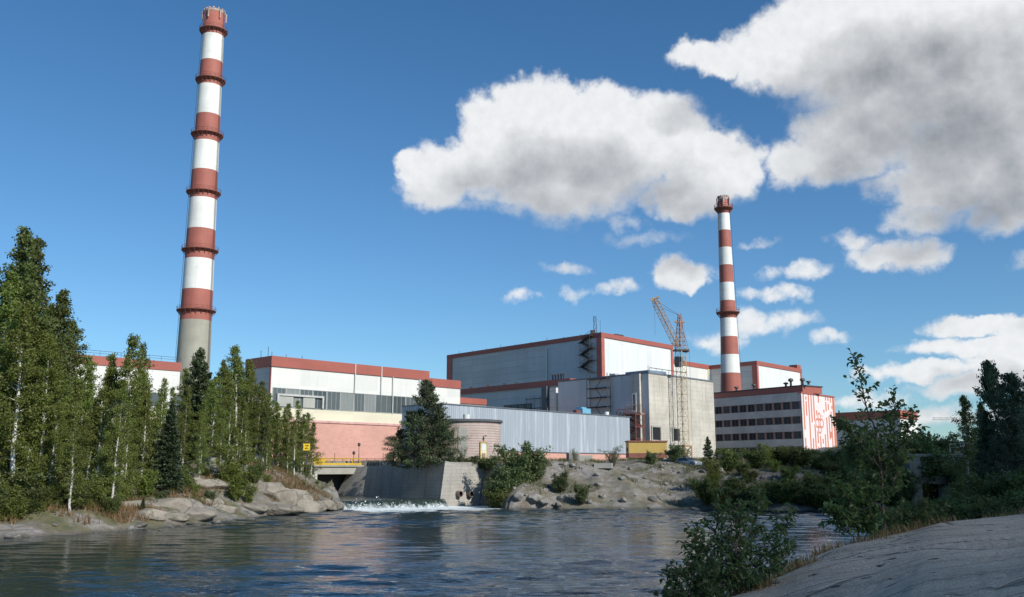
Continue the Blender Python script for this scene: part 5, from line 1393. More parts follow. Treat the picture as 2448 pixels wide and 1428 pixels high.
M_OUT = m_bould('warm_outcrop', (.19, .165, .13), (.33, .29, .235))
def outcrop(pts, label, seed, group='rock outcrops on the left bank'):
    """a jointed bedrock hump: blocky lobes sharing one skin, given as (x, y, rx, ry, rz, yaw)"""
    Vs, Fs, off = [], [], 0
    for i, (px, py, Y, rx, ry, rz, yaw) in enumerate(pts):
        q = ground_hit(px, py) or at(px, py, Y); me = BM[(seed + i) % 6]
        co = np.array([v.co[:] for v in me.vertices]); fa = np.array([pl.vertices[:] for pl in me.polygons])
        a = R(yaw); c, s = math.cos(a), math.sin(a)
        w = co * np.array([rx * 1.1, ry, rz * .78]) - np.array([0, 0, .25 * rz]); w = np.stack([w[:, 0] * c - w[:, 1] * s, w[:, 0] * s + w[:, 1] * c, w[:, 2]], -1) + np.array(q[:])
        Vs.append(w); Fs.append(fa + off); off += len(co)
    o = link_mesh('rock_outcrop', np_mesh('rock_outcrop', np.concatenate(Vs), 3, M_OUT, False, np.concatenate(Fs)))
    return tag(o, label, 'rock outcrop', group)
outcrop([(668, 1182, 117.5, 3.0, 3.6, 2.4, 20), (640, 1168, 119, 2.0, 2.5, 2.2, -20), (715, 1205, 116.5, 3.2, 2.4, 1.5, 10), (700, 1186, 119, 2.2, 2.4, 1.9, 0)], 'large warm grey jointed outcrop between the birches and the channel mouth', 1)
outcrop([(775, 1202, 117.0, 2.3, 2.6, 1.15, 5), (745, 1206, 116.5, 1.8, 2.0, 1.1, 30), (800, 1206, 117.5, 1.0, 1.8, .95, -10)], 'blocky pale outcrop beside the white water', 3)
outcrop([(640, 1215, 107, 3.6, 2.2, .9, 15), (600, 1208, 104, 2.2, 1.6, .9, 20)], 'low smooth slab sloping into the water below the large outcrop', 5)
outcrop([(330, 1205, 86, 2.4, 2.6, 1.1, 30), (355, 1225, 85, 2.2, 2.4, .9, 15)], 'bare grey slab under the leaning birch at left', 2)
outcrop([(415, 1205, 93, 2.6, 3.0, 1.4, 25), (455, 1225, 92, 2.2, 2.2, .9, 35), (400, 1230, 88, 2.4, 1.8, .8, 20)], 'sloping grey slab below the dark spruce', 4)
outcrop([(500, 1195, 100, 1.8, 2.0, 1.2, 10), (530, 1215, 97, 1.8, 1.6, .9, 30)], 'small grey hump above the dry grass of the left bank', 0)
outcrop([(490, 1075, 114, 1.7, 1.8, 1.4, 10), (503, 1102, 112, 1.6, 1.8, 1.2, 0)], 'pale rock face high up among the birch trunks', 1)
outcrop([(505, 1155, 106, 2.2, 2.0, 1.4, 20), (470, 1150, 104, 1.6, 1.6, 1.1, 0)], 'grey rock half hidden among the birches above the dry grass', 2)
# ------------------------------------------------------------------ vegetation
def m_bark(name, birch=True):
    t = NT(name); p = t.obj()
    n = t.noise(t.scale(p, (3, 3, 9)), 1.0, 4, .65); n2 = t.noise(p, .8, 3)
    if birch:
        c = t.mix(t.mapr(n, .56, .66), (.62, .59, .53), (.06, .05, .045)); c = t.mix(t.mapr(n2, .5, .7, 0, .5), c, (.35, .32, .28)); rr_ = t.vmath('LENGTH', t.vmath('MULTIPLY', p, (1, 1, 0))); c = t.mix(t.mapr(rr_, .55, .8), c, (.075, .06, .05))
    else:
        c = t.mix(t.mapr(n, .4, .65), (.16, .10, .07), (.06, .045, .035))
    t.principled(c, .85); return t.mat
M_BIRCH = m_bark('birch_bark'); M_BARK = m_bark('brown_bark', False)
L_BIRCH = leafmat('birch_leaves', (.145, .185, .036), (.225, .260, .056), .48, (.27, .26, .07))
L_BIRCHD = leafmat('deep_green_leaves', (.095, .125, .032), (.155, .185, .048), .42)
L_PINE = leafmat('pine_needles', (.050, .080, .034), (.090, .120, .050), .2, (.12, .14, .065))
L_SPRUCE = leafmat('spruce_needles', (.030, .055, .024), (.055, .085, .032), .12)
L_WILLOW = leafmat('willow_leaves', (.085, .120, .042), (.140, .175, .065), .35, (.18, .21, .10))
L_FORE = leafmat('glossy_green_leaves', (.095, .140, .045), (.155, .205, .066), .48)
L_PALE = leafmat('pale_grey_green_leaves', (.12, .15, .07), (.18, .21, .11), .3)

def tubes_np(segs, n=4):
    """segs: list of (p0, p1, r0, r1)"""
    P0 = np.array([s[0] for s in segs]); P1 = np.array([s[1] for s in segs]); r0 = np.array([s[2] for s in segs]); r1 = np.array([s[3] for s in segs])
    w = P1 - P0; w /= np.linalg.norm(w, axis=1)[:, None] + 1e-9
    ref = np.where(np.abs(w[:, 2:3]) > .9, np.array([[1., 0, 0]]), np.array([[0, 0, 1.]]))
    a = np.cross(w, ref); a /= np.linalg.norm(a, axis=1)[:, None] + 1e-9; b = np.cross(w, a)
    V = []
    th = 2 * np.pi * np.arange(n) / n
    e = a[:, None, :] * np.cos(th)[None, :, None] + b[:, None, :] * np.sin(th)[None, :, None]
    A = P0[:, None, :] + e * r0[:, None, None]; B = P1[:, None, :] + e * r1[:, None, None]
    V = np.concatenate([A, B], 1).reshape(-1, 3)
    base = np.arange(len(segs))[:, None] * 2 * n
    k = np.arange(n); j = (k + 1) % n
    F = np.stack([k, j, j + n, k + n], -1)[None] + base[:, :, None]
    return V, F.reshape(-1, 4)

def leaves_np(C, size, rg, asp=.55, up=0.0, axis=None):
    n = len(C)
    a = rg.normal(0, 1, (n, 3)) if axis is None else axis + rg.normal(0, .45, (n, 3)); a /= np.linalg.norm(a, axis=1)[:, None]
    b = rg.normal(0, 1, (n, 3)); b[:, 2] *= (1 - up); b -= (b * a).sum(1)[:, None] * a; b /= np.linalg.norm(b, axis=1)[:, None]
    s = size if hasattr(size, '__len__') else np.full(n, size)
    s = s * rg.uniform(.65, 1.3, n)
    A = a * s[:, None] * .5; B = b * (s * asp)[:, None] * .5
    V = np.stack([C - A, C - A * .1 + B, C + A, C - A * .1 - B], 1).reshape(-1, 3)
    return V, np.arange(n * 4).reshape(-1, 4)

def broadleaf(seed, H=20., R0=2.4, cb=.22, nb=60, per=80, leaf=.30, sprd=.34, ang=(.35, .9), droop=.5, topw=.25, wob=.02, trunk_r=.013, point=.8, lr=(.42, 1.4)):
    rg = np.random.default_rng(seed)
    n = 14; zz = np.linspace(0, 1, n)
    off = np.cumsum(rg.normal(0, wob, (n, 2)), 0) * H * .12; off -= off[0]
    tr = np.concatenate([off, (zz * H)[:, None]], 1)
    rad = H * trunk_r * (1 - zz) ** .8 + .02
    segs = [(tr[i], tr[i + 1], rad[i], rad[i + 1]) for i in range(n - 1)]
    C, ax = [], []
    gap = rg.uniform(0, 6.28, 3)
    for k in range(nb):
        t = (k + rg.uniform(-.4, .4) + .5) / nb; t = min(max(t, 0), 1)
        h = cb + (1 - cb) * (t ** .85) * .985
        p = np.array([np.interp(h, zz, tr[:, i]) for i in range(3)])
        th = k * 2.4 + rg.normal(0, .5)
        prof = (1 - t) ** point * (.55 + .45 * min(t / .22, 1)) + topw * .35
        L = R0 * prof * rg.uniform(*lr) * (1 + .25 * math.sin(2 * th + gap[0]) + .2 * math.sin(th + gap[1] + 5 * t))
        an = ang[0] + (ang[1] - ang[0]) * t + rg.normal(0, .12)
        d0 = np.array([math.cos(th) * math.cos(an), math.sin(th) * math.cos(an), math.sin(an)])
        pts = [p]; d = d0.copy(); m = 4
        for i in range(m):
            pts.append(pts[-1] + d * L / m); d = d + np.array([0, 0, -droop * .35]) + rg.normal(0, .08, 3); d /= np.linalg.norm(d)
        for i in range(m): segs.append((pts[i], pts[i + 1], .035 * (1 - i / m) * H / 20 + .012, .035 * (1 - (i + 1) / m) * H / 20 + .008))
        npn = int(per * (.4 + .8 * L / R0))
        u = rg.beta(2.2, 1.3, npn); pos = np.array(pts)
        q = np.stack([np.interp(u * m, np.arange(m + 1), pos[:, i]) for i in range(3)], 1)
        q += rg.normal(0, sprd, (npn, 3)) * np.array([1, 1, .75]) * (.5 + .6 * L / R0)
        q[:, 2] -= np.abs(rg.normal(0, droop * .5, npn)) * .6
        C.append(q)
    C = np.concatenate(C)
    V, F = leaves_np(C, leaf, rg)
    return tubes_np(segs, 6), (V, F), H

def conifer(seed, H=16., R0=2.6, cb=.08, layers=26, per=9, leaf=.34, dens=46, droop=.35, point=.9, irregular=.15, trunk_r=.012, asp=.32):
    rg = np.random.default_rng(seed); segs = []
    n = 10; zz = np.linspace(0, 1, n); tr = np.stack([np.cumsum(rg.normal(0, .02, n)) * .3, np.cumsum(rg.normal(0, .02, n)) * .3, zz * H], 1); tr -= tr[0] * np.array([1, 1, 0])
    rad = H * trunk_r * (1 - zz) + .025
    segs = [(tr[i], tr[i + 1], rad[i], rad[i + 1]) for i in range(n - 1)]
    C, AX = [], []
    for l in range(layers):
        t = (l + .5) / layers; h = cb + (1 - cb) * t ** .92
        for b in range(per):
            th = 6.283 * b / per + l * 1.1 + rg.normal(0, .25); tt = h + rg.normal(0, .012)
            p = np.array([np.interp(tt, zz, tr[:, i]) for i in range(3)])
            L = R0 * ((1 - t) ** point + .03) * rg.uniform(1 - irregular * 2.2, 1 + irregular)
            if rg.random() < irregular * .8: continue
            el = -.25 * (1 - t) + .6 * t * t + rg.normal(0, .1)
            d = np.array([math.cos(th) * math.cos(el), math.sin(th) * math.cos(el), math.sin(el)])
            e = p + d * L + np.array([0, 0, .12 * L])
            segs.append((p, e, .02 + .004 * L, .008))
            m = max(6, int(dens * L / R0)); u = rg.beta(1.6, 1.0, m)
            q = p + (e - p) * u[:, None] + np.cross(d, [0, 0, 1]) * (rg.normal(0, .16, m) * L * (1.15 - u))[:, None]
            q[:, 2] -= np.abs(rg.normal(0, droop, m)) * .35
            q += rg.normal(0, .06, (m, 3)); C.append(q); AX.append(np.tile(d, (m, 1)) + rg.normal(0, .4, (m, 3)))
    # the leader
    m = 40; q = np.stack([rg.normal(0, .06, m), rg.normal(0, .06, m), H * rg.uniform(.94, 1.02, m)], 1) + tr[-1] * np.array([1, 1, 0]); C.append(q); AX.append(np.tile([0, 0, 1.], (m, 1)))
    V, F = leaves_np(np.concatenate(C), leaf, rg, asp, 0, np.concatenate(AX))
    return tubes_np(segs, 5), (V, F), H

def bush(seed, H=3., R0=1.6, stems=9, per=170, leaf=.16, sprd=.22, asp=.55, sub=3, lean=.5):
    rg = np.random.default_rng(seed); segs = []; C = []
    for s in range(stems):
        th = rg.uniform(0, 6.283); ln = rg.uniform(.1, 1) * lean; L = H * rg.uniform(.55, 1.05)
        d = np.array([math.cos(th) * ln, math.sin(th) * ln, 1.]); d /= np.linalg.norm(d)
        p = np.array([math.cos(th), math.sin(th), 0]) * R0 * .15 * rg.random(); pts = [p]; m = 6
        for i in range(m):
            pts.append(pts[-1] + d * L / m); d = d + rg.normal(0, .12, 3) + np.array([math.cos(th), math.sin(th), 0]) * .05; d /= np.linalg.norm(d)
        for i in range(m): segs.append((pts[i], pts[i + 1], .012 * H * (1 - i / m) + .006, .012 * H * (1 - (i + 1) / m) + .005))
        pos = np.array(pts)
        for k in range(sub * 3):
            u0 = rg.uniform(.18, .98); b = np.array([np.interp(u0 * m, np.arange(m + 1), pos[:, i]) for i in range(3)])
            ph = rg.uniform(0, 6.283); l = R0 * rg.uniform(.25, .6) * (1.1 - .6 * u0)
            e = b + np.array([math.cos(ph) * l, math.sin(ph) * l, l * rg.uniform(.1, .8)])
            segs.append((b, e, .008, .004))
            mm = per // 8; u = rg.beta(1.6, 1, mm); C.append(b + (e - b) * u[:, None] + rg.normal(0, sprd * .55, (mm, 3)))
        mm = per // 4; u = rg.beta(2, 1.1, mm); C.append(np.stack([np.interp(u * m, np.arange(m + 1), pos[:, i]) for i in range(3)], 1) + rg.normal(0, sprd * .5, (mm, 3)))
    C = np.concatenate(C); C[:, 2] = np.maximum(C[:, 2], .05)
    V, F = leaves_np(C, leaf, rg, asp)
    return tubes_np(segs, 5), (V, F), H

PROTO = {}
def proto(key, gen, mt, ml, tn='trunk', cn='crown'):
    (tv, tf), (lv, lf), H = gen
    PROTO[key] = (np_mesh(tn, tv, 4, mt, True, tf), np_mesh(cn, lv, 4, ml, False, lf), H, tn, cn)
for i in range(5): proto(('birch', i), broadleaf(100 + i, 20, 3.7 + .35 * (i % 3), .12 + .04 * (i % 3), 58, 210, .27, .36), M_BIRCH, L_BIRCH)
for i in range(4): proto(('aspen', i), broadleaf(200 + i, 20, 4.6, .12, 72, 250, .27, .38, (.15, .8), .4, .12, .02, .011, .95), M_BIRCH, L_BIRCHD)
for i in range(3): proto(('thin', i), broadleaf(300 + i, 14, 2.5, .10, 46, 150, .22, .28, (.4, .95), .35, .2, .03), M_BIRCH, L_BIRCH)
for i in range(2): proto(('spruce', i), conifer(400 + i, 14, 2.8, .03, 36, 12, .36, 80, .35, .85, .10, asp=.42), M_BARK, L_SPRUCE)
for i in range(3): proto(('pine', i), conifer(500 + i, 12, 3.0, .02, 30, 11, .38, 90, .35, .62, .2, asp=.42), M_BARK, L_PINE)
for i in range(3): proto(('scrubpine', i), broadleaf(540 + i, 10, 4.2, .02, 84, 230, .22, .26, (.0, 1.0), .05, .08, .02, .012, .70, (.72, 1.2)), M_BARK, L_PINE)
for i in range(4): proto(('willow', i), bush(600 + i, 3.2, 1.9, 15, 420, .18, .28), M_BARK, L_WILLOW, 'stems', 'foliage')
for i in range(3): proto(('dark', i), bush(650 + i, 3.6, 2.2, 16, 440, .21, .32), M_BARK, L_BIRCHD, 'stems', 'foliage')
for i in range(3): proto(('birchbush', i), bush(680 + i, 4, 1.6, 9, 300, .2, .28, .55, 3, .28), M_BARK, L_BIRCH, 'stems', 'foliage')
for i in range(2): proto(('pale', i), bush(700 + i, 2.4, 1.0, 9, 150, .11, .15, .4, 3, .3), M_BARK, L_PALE, 'stems', 'foliage')

rt_rng = random.Random(3)
def plant(kind, var, px, pytop, Y, label, group, cat='tree', wide=1.0, name=None, base=None, tilt=0.0, sink=.15):
    """stands on the ground at the column px, distance Y; its top reaches the height seen at pytop"""
    me_t, me_c, H0, tn, cn = PROTO[(kind, var)]
    x = xat(px, Y, 8)
    zg = HZ(x, Y) if base is None else base
    x = xat(px, Y, zg + 3); zg = HZ(x, Y) if base is None else base
    h = zat(pytop, Y) - zg + sink
    root = thing(name or {'birch': 'birch_tree', 'aspen': 'aspen_tree', 'thin': 'young_birch', 'spruce': 'spruce_tree', 'pine': 'pine_tree', 'scrubpine': 'pine_tree'}.get(kind, 'bush'), label, cat, (x, Y, zg - sink), group)
    s = h / H0; w = s * wide
    root.scale = (w, w, s); root.rotation_euler = (0, tilt, rt_rng.uniform(0, 6.28))
    ln = .035 if kind in ('birch', 'aspen', 'thin') else .015
    root.rotation_euler = (rt_rng.gauss(0, ln), rt_rng.gauss(0, ln) + tilt, rt_rng.uniform(0, 6.28) if not tilt else 0)
    link_mesh(tn, me_t, root); link_mesh(cn, me_c, root)
    return root
GT = 'trees of the birch wood on the left bank'
back = 'leafy tree in the thick of the birch wood on the left bank'
T = plant
T('aspen', 0, 4, 545, 84, 'tallest dark tree, cut by the left frame edge', GT)
T('aspen', 1, 44, 568, 90, 'second tallest dark tree, just right of the one cut by the frame edge', GT)
T('aspen', 2, 80, 640, 86, 'dark tree with a stepped crown right of the two tallest', GT)
T('aspen', 3, 126, 688, 92, 'dark pointed tree standing as the last high top before the wood drops', GT)
T('aspen', 0, 158, 765, 96, 'dark tree whose slanting crown reaches the red parapet of the rear hall', GT)
T('birch', 1, 34, 720, 78, 'birch with a long bare white trunk near the left frame edge', GT, wide=1.0)
T('birch', 0, -30, 640, 80, back, GT); T('aspen', 1, -60, 560, 88, back, GT); T('birch', 4, 100, 800, 81, back, GT)
T('birch', 2, 66, 790, 84, back, GT); T('aspen', 3, 112, 775, 100, back, GT); T('aspen', 2, 20, 660, 98, back, GT)
T('birch', 3, 140, 870, 84, back, GT); T('birch', 0, 182, 850, 88, back, GT); T('thin', 0, 168, 905, 86, back, GT); T('birch', 4, 215, 905, 92, back, GT)
T('birch', 2, 293, 803, 93, 'tall thin crowned birch standing out before the rear hall roof', GT, wide=.9)
T('birch', 1, 262, 850, 95, 'birch touching the red parapet left of the tall thin crowned birch', GT, wide=1.0)
T('thin', 1, 352, 822, 98, 'slim birch with a wispy top between the thin crowned birch and the chimney', GT, wide=.9)
T('birch', 3, 270, 905, 82, 'front birch with a long leaning white trunk down to the bank', GT, wide=.72, tilt=.05)
T('thin', 2, 175, 985, 77, 'small birch with a crooked white foot closest to the water', GT, tilt=.06)
T('birch', 0, 322, 880, 97, back, GT, wide=1.0); T('birch', 4, 340, 935, 94, back, GT, wide=1.0); T('thin', 0, 236, 925, 84, back, GT); T('birch', 2, 205, 960, 84, back, GT, wide=1.0)
T('spruce', 0, 400, 960, 95, 'dark spruce with a pointed top in the middle of the wood', GT)
T('thin', 1, 372, 905, 104, back, GT)
T('thin', 2, 412, 925, 108, 'slim birch at the foot of the tall chimney', GT)
T('pine', 0, 465, 836, 116, 'conical green tree directly before the concrete base of the tall chimney', GT, wide=.82)
T('birch', 1, 440, 925, 106, back, GT, wide=1.0); T('thin', 0, 495, 905, 112, back, GT); T('birch', 0, 505, 900, 108, back, GT, wide=1.0)
T('birch', 4, 522, 862, 116, 'left of the two highest birches between chimney and pink walled hall', GT, wide=1.0)
T('birch', 2, 568, 826, 118, 'highest birch between the chimney and the pink walled hall', GT, wide=1.0)
T('birch', 3, 592, 858, 121, 'birch hiding the left end of the hall with the window band', GT, wide=1.0)
T('birch', 0, 545, 850, 122, back, GT, wide=1.0); T('thin', 1, 548, 930, 110, back, GT); T('birch', 1, 480, 985, 104, back, GT, wide=.85); T('birch', 4, 430, 1000, 100, back, GT, wide=.85)
T('thin', 2, 632, 908, 120, 'slim birch below the left corner of the pink walled hall', GT)
T('birch', 3, 612, 930, 118, back, GT, wide=1.0); T('birch', 1, 575, 950, 112, back, GT, wide=.85)
T('thin', 0, 655, 960, 121, back, GT); T('thin', 1, 678, 975, 123, 'birch overlapping the left of the window band', GT)
T('thin', 2, 714, 955, 125, 'sparse topped birch in front of the cream band', GT, wide=.9)
T('thin', 0, 736, 985, 126, 'last birch of the wood, its edge against the pink wall', GT, wide=1.1)
T('thin', 1, 700, 1020, 122, back, GT); T('thin', 2, 668, 1030, 120, back, GT); T('birch', 0, 640, 1010, 117, back, GT, wide=.9); T('birch', 4, 530, 1000, 106, back, GT, wide=.9)
T('birch', 2, 590, 1030, 112, back, GT, wide=.9); T('thin', 2, 722, 1060, 124, back, GT, wide=1.3); T('birch', 1, 380, 1010, 98, back, GT, wide=.9); T('birch', 3, 300, 1000, 90, back, GT, wide=.9)
T('birch', 2, 120, 960, 80, back, GT, wide=.9); T('birch', 0, 60, 930, 80, back, GT, wide=.9); T('birch', 4, 10, 900, 82, back, GT, wide=.9); T('birch', 1, -40, 880, 78, back, GT)

for (k, v, px, py, Y, w) in (('birch', 0, 448, 880, 124, 1.0), ('birch', 3, 485, 893, 122, 1.0), ('aspen', 1, 558, 868, 126, .9), ('aspen', 2, 535, 885, 128, .9), ('birch', 1, 608, 885, 125, 1.0), ('birch', 4, 645, 940, 124, 1.0),
    ('birch', 2, 690, 965, 124, 1.0), ('birch', 0, 726, 990, 124.5, 1.0), ('thin', 1, 745, 1010, 126, 1.2), ('birch', 3, 665, 985, 121, 1.0), ('birch', 2, 705, 1005, 121, 1.0), ('birch', 1, 500, 945, 112, 1.0), ('birch', 4, 590, 960, 114, 1.0), ('aspen', 0, 520, 960, 116, .9), ('aspen', 3, 625, 960, 118, .8),
    ('birch', 0, 240, 880, 100, 1.0), ('aspen', 1, 200, 890, 104, .9), ('aspen', 2, 330, 905, 106, .9), ('birch', 3, 375, 930, 110, 1.0), ('aspen', 0, 280, 930, 102, .9), ('birch', 1, 150, 860, 100, 1.0), ('aspen', 3, 60, 720, 102, .9), ('aspen', 2, 100, 740, 104, .9),
    ('birch', 2, 560, 1020, 110, 1.0), ('birch', 4, 480, 1040, 102, 1.0), ('birch', 0, 640, 1050, 113, 1.0), ('birch', 1, 690, 1050, 119, 1.0)):
    T(k, v, px, py, Y, back, GT, wide=w)
for k in range(9):
    T(('aspen', 'birch')[k % 2], k % 4, -110 - 48 * k, 590 + 25 * (k % 4), 82 + 5 * (k % 3), 'tree of the birch wood beyond the left frame edge', GT)
GB = 'bushes along the front of the birch wood'
B = lambda kind, var, px, py, Y, lab, wide=1.0, grp=GB, **k: plant(kind, var, px, py, Y, lab, grp, 'bush', wide, k.pop('name', None), **k)
lb = 'green bush at the front foot of the birch wood on the left bank'
for (k, v, px, py, Y, w) in (('birchbush', 0, 20, 1130, 76, 1.3), ('dark', 0, 70, 1120, 78, 1.3), ('birchbush', 1, 115, 1140, 78, 1.2), ('dark', 1, 150, 1130, 81, 1.2), ('birchbush', 2, 215, 1140, 80, 1.1), ('dark', 2, 240, 1120, 84, 1.2),
    ('birchbush', 0, 300, 1120, 88, 1.1), ('birchbush', 1, 350, 1110, 92, 1.1), ('dark', 0, 440, 1110, 98, 1.0), ('birchbush', 2, 540, 1100, 103, 1.1), ('birchbush', 0, 565, 1120, 100, 1.2), ('dark', 1, 610, 1110, 106, 1.1), ('birchbush', 1, 640, 1130, 108, 1.1),
    ('birchbush', 2, 600, 1150, 101, .9), ('birchbush', 1, 470, 1150, 97, 1.0), ('birchbush', 0, 700, 1120, 120, 1.0), ('birchbush', 2, 735, 1110, 124, .9), ('willow', 0, 760, 1150, 124, 1.0), ('willow', 1, 720, 1160, 119, .9), ('dark', 2, 190, 1165, 78, 1.2), ('birchbush', 0, 15, 1195, 73.5, 1.3), ('dark', 1, 60, 1190, 75, 1.3), ('birchbush', 2, 110, 1195, 76, 1.2), ('dark', 0, 145, 1180, 77.5, 1.2), ('birchbush', 1, 205, 1190, 79, 1.1), ('willow', 2, 390, 1170, 91, 1.0), ('birchbush', 0, 520, 1140, 101, 1.1), ('willow', 0, 655, 1125, 115, 1.0), ('birchbush', 1, 590, 1125, 107, 1.1), ('dark', 2, 445, 1165, 96, .9), ('dark', 0, -10, 1160, 74, 1.3), ('birchbush', 1, 45, 1180, 74, 1.3), ('dark', 1, 90, 1165, 76, 1.2),
    ('dark', 2, 265, 1180, 80, 1.0), ('willow', 3, 505, 1170, 96, 1.0), ('dark', 0, 680, 1140, 118, 1.0), ('birchbush', 1, 420, 1140, 95, 1.0), ('dark', 1, 500, 1120, 104, 1.1)): B(k, v, px, py, Y, lb, w)
B('spruce', 1, 346, 1188, 84, 'small young spruce on the bare grey slab at left', 1.2, name='young_spruce')
B('birchbush', 2, 562, 1060, 104, 'tall rounded birch bush above the dry grass of the left bank', 1.0)

GM = 'bushes scattered over the rubble mound'
T('scrubpine', 0, 1024, 912, 129, 'large bushy pine beside the round pump house, its taller half', 'pines by the pump house', wide=.95, base=5.2)
T('scrubpine', 1, 985, 985, 128, 'left lower half of the bushy pine clump above the wing wall', 'pines by the pump house', wide=1.15, base=5.2)
T('scrubpine', 2, 952, 1030, 128.5, 'low dark pine at the left foot of the bushy pine clump', 'pines by the pump house', wide=1.2, base=5.2)
T('scrubpine', 1, 1050, 985, 130, 'dark pine bough mass touching the pump house wall', 'pines by the pump house', wide=1.0, base=5.2)
B('willow', 0, 1250, 1052, 127, 'largest willow bush in front of the silver shed', .95, GM, base=2.6)
B('willow', 1, 1200, 1125, 124, 'wide willow bush leaning over the end of the wing wall', 1.15, GM, base=.6)
B('willow', 2, 1215, 1105, 125, 'willow bush between the wing wall and the largest willow', 1.1, GM, base=1.5)
B('dark', 0, 1192, 1162, 122.5, 'dark low bush at the waterline right of the pipe holes', 1.2, GM, base=-.2)
B('willow', 3, 1288, 1090, 128, 'willow bush at the right side of the largest willow', .9, GM, base=3.4)
B('willow', 1, 1340, 1125, 124, 'pale bush on the crest of the rubble mound', .8, GM)
B('willow', 2, 1390, 1150, 121, 'thin bush in the middle of the rubble mound slope', .7, GM)
B('pale', 0, 1375, 1072, 133, 'slender sapling against the pink plinth', .7, GM, base=5.3)
B('pale', 1, 1318, 1090, 132, 'wispy sapling in front of the left part of the pink plinth', .8, GM, base=5.0)
B('pale', 0, 1296, 1098, 131, 'pale wispy sapling beside the largest willow', .9, GM, base=4.8)
B('pale', 1, 1465, 1060, 134, 'pale rounded bush left of the yellow cabin', 1.25, GM, base=5.4)
B('willow', 3, 1555, 1078, 137, 'green bush growing in front of the yellow cabin', .9, GM, base=5.4)
B('willow', 0, 1612, 1060, 140, 'bush between the cabin and the foot of the crane', .9, GM, base=5.8)
B('pale', 0, 1637, 1062, 142, 'pale bush at the foot of the crane', 1.1, GM, base=5.8)
B('pine', 2, 1692, 1045, 138, 'dark young pine right of the silver car', .95, GM, name='young_pine', base=5.4)
B('pine', 0, 1712, 1075, 137, 'dark young pine in front of the corner of the concrete block', 1.0, GM, name='young_pine', base=5.2)
B('pale', 1, 1105, 1062, 131, 'young larch sapling before the round wall', .6, GM, base=5.6)
for k, (px, py) in enumerate(((1090, 1092), (1120, 1088), (1140, 1094), (1180, 1090), (1205, 1085), (1165, 1095))):
    B('willow', k % 4, px, py, 132 + (k % 3) * .6, 'low green scrub at the foot of the pump house', 1.5, 'scrub by the pump house', base=4.9)

GS = 'shaded bushes on the right half of the far shore'
ls = 'dark shaded bush on the far shore before the office block'
for (k, v, px, py, Y, w) in (('dark', 0, 1740, 1080, 130, 1.1), ('dark', 1, 1775, 1095, 126, 1.2), ('dark', 2, 1805, 1075, 130, 1.1), ('birchbush', 0, 1838, 1068, 132, 1.2), ('dark', 1, 1870, 1062, 133, 1.1), ('dark', 0, 1905, 1070, 131, 1.2), ('birchbush', 1, 1925, 1062, 134, 1.1),
    ('dark', 2, 1950, 1085, 129, 1.2), ('dark', 0, 1985, 1080, 128, 1.2), ('dark', 1, 2020, 1092, 126, 1.2), ('dark', 2, 2060, 1085, 128, 1.2), ('dark', 0, 2100, 1080, 128, 1.2), ('dark', 1, 2135, 1085, 124, 1.2), ('dark', 2, 2160, 1100, 122, 1.1), ('dark', 0, 1760, 1130, 121, 1.2), ('birchbush', 2, 1700, 1110, 124, 1.0),
    ('dark', 1, 1960, 1130, 118, 1.2), ('dark', 0, 1790, 1118, 124, 1.2), ('birchbush', 1, 1850, 1090, 127, 1.2), ('dark', 2, 1885, 1105, 122, 1.1), ('birchbush', 0, 1935, 1110, 121, 1.2), ('willow', 2, 1830, 1135, 120, 1.1), ('dark', 0, 1722, 1165, 118, 1.0), ('willow', 3, 1775, 1160, 118, 1.1), ('dark', 2, 1812, 1165, 117.5, 1.2), ('dark', 1, 1868, 1160, 117, 1.2), ('willow', 1, 1915, 1165, 116.5, 1.2), ('dark', 0, 1965, 1160, 116, 1.2), ('dark', 2, 2025, 1165, 115, 1.2), ('dark', 1, 1995, 1110, 122, 1.2), ('dark', 0, 2060, 1135, 117, 1.2), ('dark', 1, 2110, 1130, 118, 1.2), ('willow', 0, 1735, 1150, 119, 1.0), ('dark', 2, 2150, 1150, 117, 1.0), ('dark', 1, 1690, 1150, 120, .8)): B(k, v, px, py + rt_rng.uniform(-16, 12), Y, ls, w * rt_rng.uniform(.95, 1.25), GS)
GE = 'trees and bushes on the right embankment'
B('dark', 0, 2215, 1028, 127, 'rounded dark bush on the embankment above the concrete portal', 1.0, GE)
B('dark', 1, 2250, 1048, 128, 'dark bush on the embankment right of the rounded one', 1.1, GE)
B('dark', 2, 2185, 1058, 126, 'dark bush on the embankment left of the rounded one', 1.1, GE)
B('dark', 0, 2320, 1075, 122, 'dark bush beside the right edge of the concrete portal', 1.2, GE); B('dark', 1, 2350, 1085, 110, 'dark bush between the portal and the big dark pine', 1.2, GE)
T('aspen', 2, 2312, 945, 100, 'loose leafed tree left of the big dark pine at right', GE, wide=.9)
T('aspen', 3, 2345, 960, 104, 'second loose leafed tree just left of the big dark pine', GE, wide=.9)
T('scrubpine', 0, 2396, 868, 84, 'big dark pine near the right frame edge', GE, wide=.62)
T('scrubpine', 1, 2450, 895, 80, 'dark pine cut by the right frame edge', GE, wide=.7)
T('spruce', 0, 2368, 985, 82, 'lower dark spruce in front of the big dark pine', GE, wide=1.0)
T('scrubpine', 0, 2420, 1000, 72, 'dark low pine on the near right bank by the frame edge', GE, wide=.9)
T('pine', 0, 2500, 880, 86, 'dark pine outside the right frame edge', GE)
GN = 'dark bushes on the near right bank'
